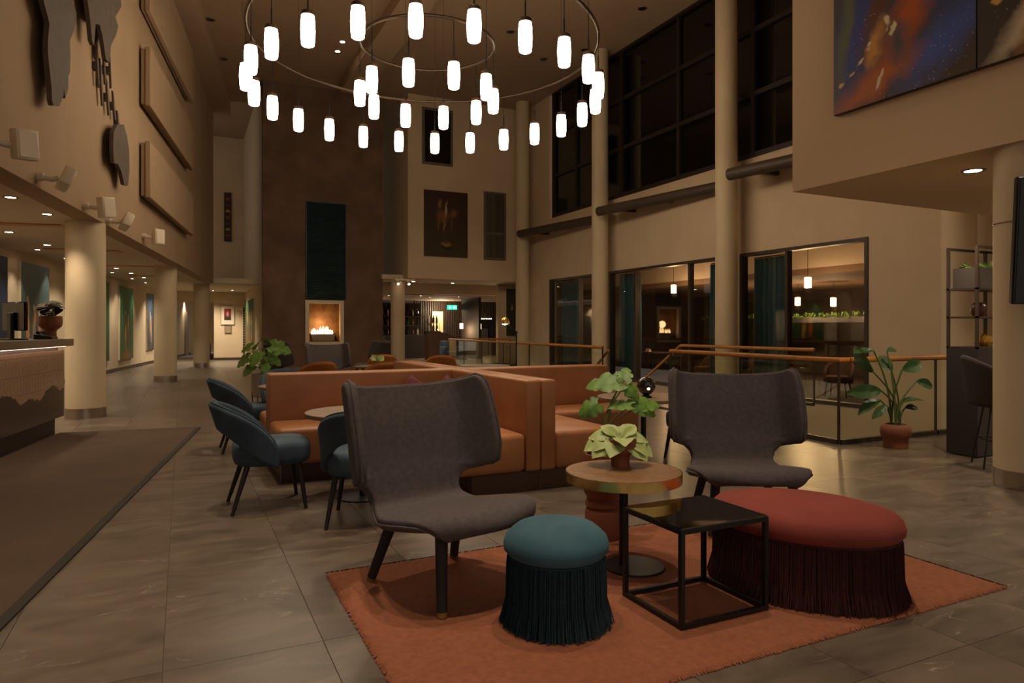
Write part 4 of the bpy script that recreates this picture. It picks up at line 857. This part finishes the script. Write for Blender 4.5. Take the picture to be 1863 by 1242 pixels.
MB().tube([(9.32,11.25,.915),(9.32,15.2,-1.6)], .028, 10).o('rail', m_wood, t)
for k in (.3,.65): MB().box(9.31,9.33,11.25+3.95*k,11.27+3.95*k,.915-2.515*k-.9,.915-2.515*k).o('post', m_dark, t, smooth=False)
t = thing('stair_handrail', 'sloping oak handrail under the far balustrade end', 'handrail', (0,0,0), 0, 'sloping stair handrails')
MB().tube([(7.2,10.75,.86),(7.66,14.7,-1.65)], .028, 10).o('rail', m_wood, t)
for k in (.3,.65): MB().box(7.19+.46*k,7.21+.46*k,10.75+3.95*k,10.77+3.95*k,.86-2.5*k-.9,.86-2.5*k).o('post', m_dark, t, smooth=False)
struct(MB().box(6.2,11.4,5.06,5.1,-3,-.16).o('wall_stairwell', m_wall, smooth=False))
# ------------------------------------------------------------ shelf unit, planter, vases, bar chair
t = thing('shelf_unit', 'tall dark shelf unit under the balcony', 'shelf', (6.95, 4.0, 0))
SW, SD = 1.5, .30
MB().box(0,SW,0,SD,.01,1.06).o('cabinet', M('shelf_navy', (52,46,50), .5), t, smooth=False)
for x in (0, .62, SW-.025):
    for y in (0, SD-.025): MB().box(x,x+.025,y,y+.025,1.06,2.07).o('upright', m_dark, t, smooth=False)
for z in (1.06, 1.36, 1.64, 2.045): 
    if z < 2: MB().box(.0,SW,0.0,SD,z,z+.018).o('shelf_board', m_dark, t, smooth=False)
    else:
        for y in (0,SD-.025): MB().box(0.025,SW-.025,y,y+.025,z,z+.024).o('top_bar', m_dark, t, smooth=False)
t = thing('planter_box', 'dark planter box with leafy plants on the top shelf', 'planter', (6.99, 4.03, 1.66))
MB().box(0,.62,0,.23,0,.2).o('trough', M('planter_grey', (70,62,56), .6), t, smooth=False); MB().box(.64,1.4,0,.23,0,.2).o('trough', MATS['planter_grey'], t, smooth=False)
for k in range(60): add_leaf(t, L_gr if k % 4 else L_pal, (.05+1.3*((k*.618)%1), .115+.06*math.sin(k), .2), k*137.5, 20+50*((k*.37)%1), 0, .6+.6*((k*.71)%1))
t = thing('brown_vase', 'small red brown vase on the middle shelf', 'vase', (7.18, 4.12, 1.378)); MB().lathe([(0,0),(.05,0),(.07,.04),(.072,.09),(.06,.12),(.045,.13),(.05,.14),(.04,.14),(.035,.12),(0,.12)], 24).o('body', M('vase_brown', (92,44,34), .35), t)
t = thing('gold_vase', 'ribbed golden pumpkin vase on the lower shelf', 'vase', (7.28, 4.13, 1.078)); MB().lathe([(0,0),(.05,0),(.078,.03),(.082,.06),(.065,.1),(.035,.112),(.03,.108),(0,.1)], 48, ribs=12, rd=.05).o('body', M('gold_glass', (206,160,70), .3, .6), t); MB().lathe([(.012,.1),(.02,.125),(.0,.13)], 10).o('rim', m_brass, t)
t = thing('bar_chair', 'dark upholstered shell chair on thin black legs by the shelf', 'chair', (6.70, 3.66, 0), face(.7,-.7))
rows = []
for i in range(17):
    ph = R(-100+200*i/16); row = []
    for j in range(7):
        z = .56+(.42+.04*math.cos(ph))*j/6*(.55+.45*math.cos(ph*.8)); r = .24+.05*j/6; row.append((r*math.sin(ph), -r*math.cos(ph), z))
    rows.append(row)
MB().grid(rows).o('shell_back', m_greyd, t, solid=.045, sub=1, ang=180)
MB().lathe([(0,.55),(.2,.55),(.23,.57),(.23,.61),(.2,.64),(0,.645)], 28).o('seat', m_greyd, t)
for a in (45,135,225,315): MB().tube([(.14*math.cos(R(a)),.14*math.sin(R(a)),.55),(.25*math.cos(R(a)),.25*math.sin(R(a)),0)], .009, 8).o('leg', m_black, t)
MB().tube([(.2*math.cos(R(45+90*k)),.2*math.sin(R(45+90*k)),.25) for k in range(4)], .007, 6, True).o('foot_rail', m_black, t)
# ------------------------------------------------------------ balcony paintings
m = paint('abstract_a', 1.34, 2.2, (84,66,58), (66,76,92), [(.18,.3,.2,.5,30,(56,70,150),.8),(.8,.16,.4,.13,-22,(80,104,190),.8),(.88,.5,.2,.4,20,(58,80,140),.8),(.12,.42,.07,.5,14,(104,108,78),.7),(.36,.4,.1,.3,34,(110,62,40),.8),(.6,.34,.14,.55,44,(206,100,40),.8),(.3,.07,.45,.09,-14,(200,108,48),.8),(.33,.24,.07,.14,34,(226,160,70),.7),(.5,.22,.1,.12,0,(84,84,96),.8),(.42,.31,.028,.02,0,(250,236,190),.4),(.47,.29,.02,.026,0,(250,236,190),.4),(.22,.2,.035,.014,-20,(250,226,180),.4),(.14,.15,.03,.012,-20,(240,190,110),.4),(.06,.12,.03,.012,-20,(240,190,110),.4),(.36,.09,.014,.035,30,(245,226,196),.4),(.29,.25,.02,.016,0,(250,230,196),.4)], .07, 5, (30,(240,226,200)))
canvas('abstract_painting', 'large abstract blue and orange painting on the balcony, left canvas', (5.799, 4.65, 3.34), -PI/2, 1.335, 2.2, m, m_dark)
m = paint('abstract_b', 1.34, 2.2, (78,66,56), (62,62,68), [(.3,.14,.34,.08,-35,(240,220,190),.8),(.36,.3,.1,.4,18,(236,170,70),.8),(.12,.22,.035,.02,0,(240,190,100),.4),(.06,.3,.04,.025,0,(250,235,200),.4),(.2,.34,.03,.02,0,(230,130,70),.4),(.4,.24,.05,.03,0,(230,120,60),.5)], .07, 5, (26,(240,220,180)))
canvas('abstract_painting', 'large abstract dark and gold painting on the balcony, right canvas', (5.799, 3.31, 3.34), -PI/2, 1.335, 2.2, m, m_dark)
# ------------------------------------------------------------ restaurant behind the window wall
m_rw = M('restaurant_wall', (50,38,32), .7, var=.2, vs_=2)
struct(MB().box(WX+.23, 19, 5.5, 22.3, -.4, -.23).o('floor_restaurant', M('striped_carpet', (70,50,38), .9, col2=(38,28,22), vs_=3, stretch=(.3,6,1)), smooth=False), 'striped carpet in the restaurant')
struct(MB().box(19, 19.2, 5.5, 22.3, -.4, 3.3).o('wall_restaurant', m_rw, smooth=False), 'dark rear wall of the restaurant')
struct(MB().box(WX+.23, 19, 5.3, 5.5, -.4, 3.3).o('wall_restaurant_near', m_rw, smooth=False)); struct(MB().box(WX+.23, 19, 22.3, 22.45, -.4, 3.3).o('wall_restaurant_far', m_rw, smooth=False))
struct(MB().box(WX+.23, 19, 5.5, 22.3, 3.2, 3.3).o('ceiling_restaurant', m_soff, smooth=False), 'pale restaurant ceiling'); struct(MB().box(13.4, 19, 5.5, 22.3, 2.55, 2.7).o('ceiling_restaurant_low', M('restaurant_soffit', (130,104,80), .8), smooth=False), 'dropped ceiling in the restaurant')
struct(MB().box(13.4, 13.5, 5.5, 22.3, 2.7, 3.2).o('trim_6', m_soff, smooth=False))
def curtain(label, y0, y1, seed):
    t = thing('curtain', label, 'curtain', (WX+.34, 0, -.2), 0, 'teal curtains behind the window wall'); rows = []; n = 60; rr = random.Random(seed)
    for k in range(n+1):
        q = k/n; y = y0+(y1-y0)*q; x = .05*math.sin(q*2*PI*(y1-y0)/.14); rows.append([(x*.8,y,3.05),(x*(1.1+.2*rr.random()),y,1.6),(x*1.2,y,.0)])
    MB().grid(rows).o('pleated_cloth', m_curt, t, solid=.006, ang=180); MB().tube([(0,y0,3.07),(0,y1,3.07)], .015, 8).o('rail', m_dark, t)
curtain('teal curtain at the left side of the nearest restaurant window', 10.75, 11.6, 1); curtain('teal curtain at the right side of the wide restaurant window', 12.2, 13.0, 2); curtain('teal curtain at the left side of the wide restaurant window', 15.9, 16.9, 3); curtain('teal curtain in the farthest restaurant window', 19.2, 20.3, 4)
pcap = MB().lathe([(.0,.03),(.02,.03),(.075,.01),(.075,0),(0,0)], 16).mesh('cap', m_brass); pgl = MB().lathe([(0,-.24),(.07,-.24),(.075,-.23),(.075,-.01),(0,-.01)], 20).mesh('glass_shade', m_glow2); pcd = MB().tube([(0,0,.02),(0,0,1.0)], .006, 6).mesh('cord', m_black)
def pend(label, x, y, z, top):
    t = thing('pendant_lamp', label, 'pendant lamp', (x,y,z), 0, 'warm pendant lamps in the restaurant and bar')
    for nme, me in (('cap', pcap), ('glass_shade', pgl), ('cord', pcd)):
        o = bpy.data.objects.new(nme, me); C.objects.link(o); o.parent = t
        if nme == 'cord': o.scale = (1,1,top-z)
    lamp('pendant_glow', 'POINT', (0,0,-.3), 70, (1,.66,.36), .06, parent=t)
pend('lit pendant in the wide restaurant window', 12.6, 15.5, 2.52, 3.2); pend('largest lit pendant in the nearest restaurant window', 12.6, 10.87, 2.42, 3.2)
pend('lit pendant farther back in nearest window, left', 16.0, 14.9, 2.1, 2.55); pend('lit pendant farther back in nearest window, middle', 16.0, 14.16, 2.18, 2.55); pend('lit pendant farther back in nearest window, right', 16.0, 12.96, 2.12, 2.55)
for k, (x, y) in enumerate(((14.2,9.6),(15.0,10.6),(14.4,12.4),(14.8,15.2),(15.0,17.4),(16.6,9.0))): downlight('restaurant ceiling downlight, %s from the right' % nm[k], x, y, 2.55, True, 50, 120, 1.2, group='restaurant downlights')
dch = tub_chair('restaurant_chair', 'brown restaurant chair by the glass, nearest the shelf', (13.0, 9.2, -.23), face(1,.2), M('restaurant_leather', (74,36,22), .6), 'restaurant chairs', False, .8)
rnames = ['second','third','fourth','fifth','sixth','seventh','eighth','ninth','tenth']
for k, (x, y, a) in enumerate(((13.0,10.4,2.0),(14.75,9.4,4.2),(14.8,10.6,4.0),(12.95,13.2,1.8),(13.0,14.6,1.4),(14.75,13.2,4.4),(14.75,14.8,4.9),(12.95,18.2,1.6))): dup(dch, 'brown restaurant chair seen through the windows, %s from the right' % rnames[k], (x,y,-.23), a, 'restaurant chairs')
for k, (x, y) in enumerate(((13.85,9.9),(13.85,13.9),(13.9,18.2))):
    t = thing('restaurant_table', 'dark restaurant table behind the %s window' % ('nearest','wide','farthest')[k], 'table', (x,y,-.23)); MB().rbox(-.4,.4,-.6,.6,.71,.75,.006,1).o('table_top', m_brown, t); MB().lathe([(.2,0),(.2,.02),(.035,.03),(.035,.71)], 20).o('pedestal', m_black, t)
    n = thing('menu_card', 'white folded card on the restaurant table behind the %s window' % ('nearest','wide','farthest')[k], 'card', (x-.15,y,.521)); MB().add([(-.06,-.1,0),(.06,-.1,0),(0,-.1,.11),(-.06,.1,0),(.06,.1,0),(0,.1,.11)], [(0,1,2),(5,4,3),(0,2,5,3),(1,4,5,2),(0,3,4,1)]).o('card', M('menu_white', (226,206,176), .7), n, smooth=False)
t = thing('hanging_planter', 'long hanging planter with trailing leaves in the restaurant', 'planter', (16.8, 8, 1.45))
MB().box(0,.25,0,11,0,.16).o('trough', m_black, t, smooth=False)
for y in (.5,3.8,7.2,10.5): MB().box(.11,.14,y,y+.03,.16,1.1).o('hanger', m_dark, t, smooth=False)
fb = MB(); rr = random.Random(9)
for k in range(700):
    x, y = rr.uniform(-.05,.3), rr.uniform(0,11); a = rr.random()*6.28; l = rr.uniform(.08,.2); z = .16; dx, dy = math.cos(a)*l, math.sin(a)*l; up = rr.uniform(-.06,.16)
    fb.add([(x,y,z),(x+dx*.5-dy*.2,y+dy*.5+dx*.2,z+up*.8+.02),(x+dx,y+dy,z+up),(x+dx*.5+dy*.2,y+dy*.5-dx*.2,z+up*.8+.02)], [(0,1,2,3)])
tag(fb.o('foliage', m_leaf, t, smooth=False), kind='stuff')
# ------------------------------------------------------------ bar under the far block
fb = MB()
for k in range(60): fb.box(9.9+.09*k, 9.93+.09*k, 30.93, 31.0, 0, 2.6)
tag(struct(fb.o('wall_slats', M('slat_brown', (52,40,32), .5), smooth=False), 'fine vertical dark slats on the bar wall'), kind='stuff')
t = thing('bar_counter', 'walnut bar counter with angled end beside the white column', 'bar counter', (9.0, 26.2, 0))
MB().add([(0,0,0),(1.6,0,0),(1.6,.7,0),(0,.7,0),(0,0,1.15),(.45,0,1.15),(1.6,0,.8),(1.6,.7,.8),(.45,.7,1.15),(0,.7,1.15)], [(3,2,1,0),(0,1,6,5,4),(1,2,7,6),(2,3,9,8,7),(3,0,4,9),(4,5,8,9),(5,6,7,8)]).o('body', m_brown, t, smooth=False)
MB().box(-.02,.44,-.02,.72,1.15,1.18).o('top', m_dark, t, smooth=False)
t = thing('back_bar', 'dark back bar cabinet behind the white column', 'cabinet', (7.3, 28.4, 0)); MB().box(0,2.2,0,.6,0,1.0).o('base', m_slat, t, smooth=False); MB().box(0,2.2,.5,.6,1.0,2.4).o('back_panel', m_slat, t, smooth=False)
for z in (1.0,1.4,1.8): MB().box(0,2.2,.1,.5,z,z+.03).o('shelf', m_dark, t, smooth=False)
bt = MB().lathe([(0,0),(.04,0),(.042,.02),(.042,.18),(.03,.22),(.014,.25),(.014,.31),(0,.31)], 12)
bms = [bt.mesh('bottle_glass', M('bottle_%d' % k, c, .15)) for k, c in enumerate(((120,80,30),(40,60,30),(190,180,160),(90,30,20),(30,30,34)))]
k = 0
for z in (1.031,1.431,1.831):
    for q in range(9):
        o = bpy.data.objects.new('bottle', bms[(k*3+q) % 5]); C.objects.link(o); o.location = (7.5+.22*q, 28.65, z); tag(o, 'bottle on the %s back bar shelf, number %s from the left' % ({1.031:'lowest',1.431:'middle',1.831:'top'}[z], ('one','two','three','four','five','six','seven','eight','nine')[q]), 'bottle', 'bottles behind the bar'); k += 1
k = 0
for z, n in ((1.18,6),(1.51,5)):
    if z > 1.2: MB().box(9.0,9.45,26.3,26.75,1.495,1.51).o('bottle_tray', m_chrome, None, smooth=False); tag(bpy.data.objects['bottle_tray'], 'steel tray of bottles above the bar counter end', 'tray')
    for q in range(n):
        o = bpy.data.objects.new('bottle', bms[(q+2) % 5]); C.objects.link(o); o.location = (9.06+.075*q, 26.45+.15*(q % 2), z); tag(o, 'bottle at the counter end, %s row, %s from the left' % ('lower' if z < 1.2 else 'upper', nm[q]), 'bottle', 'bottles at the counter end')
t = bpy.data.objects['bottle_tray']
for x, y in ((9.01,26.31),(9.43,26.31),(9.01,26.73),(9.43,26.73)): MB().box(x,x+.012,y,y+.012,1.18,1.495).o('tray_leg', m_chrome, t, smooth=False)
t = thing('beer_tap', 'slim white beer tap tower at the bar', 'beer tap', (7.75,27.2,0)); MB().box(-.4,.4,-.2,.2,0,.98).o('tap_stand', m_slat, t, smooth=False); MB().lathe([(.05,.98),(.045,1.3),(.06,1.32),(.06,1.5),(.0,1.52)], 16).o('tower', m_white, t); MB().tube([(0,-.05,1.4),(0,-.14,1.4),(0,-.15,1.33)], .014, 8).o('spout', m_chrome, t)
t = thing('exit_sign', 'green lit exit sign above the bar doorway', 'sign', (10.72, 28.9, 2.14)); MB().box(0,.46,-.05,0,0,.2).o('sign_box', M('exit_green', (20,150,110), .5, emit=1.2, ecol=(.05,.75,.55)), t, smooth=False)
[MB().box(x,x+.01,-.03,-.02,.2,.46).o('hanger', m_chrome, t, smooth=False) for x in (.08,.36)]
m_sw = M('exit_white', (230,255,245), .5, emit=1.6, ecol=(.8,1,.9)); MB().add([(.26,-.054,.1),(.34,-.054,.16),(.34,-.054,.12),(.42,-.054,.12),(.42,-.054,.08),(.34,-.054,.08),(.34,-.054,.04)], [(0,6,5,4,3,2,1)]).o('arrow', m_sw, t, smooth=False); MB().lathe([(.018,0),(.018,.004)], 10).o('figure_head', m_sw, t).location = (.13,-.055,.155); MB().box(.1,.14,-.054,-.051,.05,.13).o('figure_body', m_sw, t, smooth=False)
struct(MB().box(10.7,11.25,30.88,30.93,0,2.1).o('door_2', M('lit_doorway', (226,196,150), .7), smooth=False), 'pale doorway beyond the bar'); lamp('doorway_light', 'POINT', (10.9,30.2,2.2), 120, (1,.74,.46), .1)
struct(MB().box(6.35,7.1,30.85,30.95,0,2.4).o('door_3', MATS['lit_doorway'], smooth=False), 'pale opening between pier and white column'); lamp('opening_light', 'POINT', (6.7,29.8,2.3), 120, (1,.74,.46), .1)
pend('lit pendant in the bar, left of the dark panel', 10.9, 27.6, 1.52, 2.6); pend('lit pendant in the bar, right of the dark panel', 11.75, 27.6, 1.5, 2.6)
t = thing('bar_light_string', 'thin line of small lights on the bar wall', 'light string', (12.2, 30.6, 1.75)); MB().box(0,1.5,0,.34,-.03,0).o('shelf', m_dark, t, smooth=False)
for k in range(18): MB().lathe([(0,0),(.02,.01),(.02,.03),(0,.04)], 8).o('bulb_or_glint', MATS['small_bulb_or_glint'], t).location = (.04+.084*k,.05,0)
struct(MB().box(11.25,11.35,26.5,28.5,0,2.6).o('wall_bar_panel', m_slat, smooth=False), 'dark panel in the bar')
t = thing('steel_fridge', 'steel fronted fridge against the bar wall', 'fridge', (12.3,30.2,0)); MB().rbox(0,1.0,0,.6,0,1.3,.01,1).o('body', m_chrome, t); MB().box(.495,.505,-.004,0,.05,1.25).o('door_gap', m_black, t, smooth=False)
for k, (x, y) in enumerate(((7.6,24.0),(9.2,24.2))): downlight('lit downlight under the far block, %s' % ('left','right')[k], x, y, 3.0, True, 70, 120, 1.3)
for k, (x, y) in enumerate(((7.4,26.6),(8.6,26.2),(9.4,27.4),(10.3,26.4),(12.5,26.5))): downlight('lit downlight in the bar ceiling, %s from the left' % nm[k], x, y, 2.6, True, 40, 120, 1.3, group='bar downlights')
t = thing('track_spots', 'pair of bright spotlights on the white column by the fireplace', 'spotlight', (6.72,22.7,2.86))
MB().box(-.2,.5,-.03,.03,.06,.12).o('track', m_white, t, smooth=False)
for x in (-.1,.28):
    h = MB().lathe([(.03,-.08),(.045,-.06),(.045,.08),(.0,.09)], 16).o('spot_head', m_white, t); h.location = (x,-.04,.0); h.rotation_euler = (R(-40),0,0)
    MB().lathe([(0,-.001),(.04,0),(0,.001)], 14).o('spot_lens', m_spotl, h).location = (0,0,-.085)
m = paint('pale_figure', .5, 1.8, (66,64,40), (56,58,38), [(.5,.62,.12,.09,0,(200,180,120),.7),(.5,.66,.06,.06,0,(90,80,50),.5)], .05, 6)
canvas('olive_painting', 'olive painting with a pale figure by the far column', (11.27, 23.895, 1.0), 0, .5, 1.82, m)
# reading lamp behind the sofa
t = thing('floor_lamp', 'slim black floor lamp with a lit head behind the leather sofa', 'lamp', (4.42,9.0,0), VA)
MB().lathe([(0,0),(.14,0),(.135,.015),(.015,.02),(0,.02)], 28).o('base', m_black, t); MB().tube([(0,0,.02),(0,0,1.22)], .01, 8).o('pole', m_black, t); MB().tube([(.02,0,1.2),(-.16,0,1.36)], .008, 8).o('arm', m_black, t)
MB().lathe([(.02,.1),(.05,.08),(.07,.03),(.07,0),(.06,0),(.06,.03),(.02,.07)], 20, cap=False).o('lamp_shade', m_brass, t).location = (-.17,0,1.33); MB().lathe([(0,-.03),(.04,-.01),(.045,.02),(0,.05)], 14).o('bulb_or_glint', m_spotl, t).location = (-.17,0,1.34)
t = thing('blue_armchair', 'dark blue armchair by the bar counter', 'chair', (9.3,24.6,0), PI); MB().rbox(-.35,.35,-.35,.35,.15,.42,.06,3).o('seat', m_blue, t); MB().rbox(-.35,.35,-.38,-.24,.3,.82,.06,3).o('backrest', m_blue, t)
for x in (-.38,.27): MB().rbox(x,x+.11,-.3,.33,.25,.6,.04,2).o('armrest', m_blue, t)
for x in (-.28,.28):
    for y in (-.28,.28): MB().lathe([(.015,0),(.02,.16)], 10, (x,y)).o('leg', m_black, t)

# small glowing parts are seen but only the real lamps beside them are sampled as lights
for m in bpy.data.materials:
    m.cycles.emission_sampling = 'NONE' if m.name in ('downlight_lens','flame','small_bulb_or_glint','exit_green','exit_white','warm_lamp') else 'FRONT'
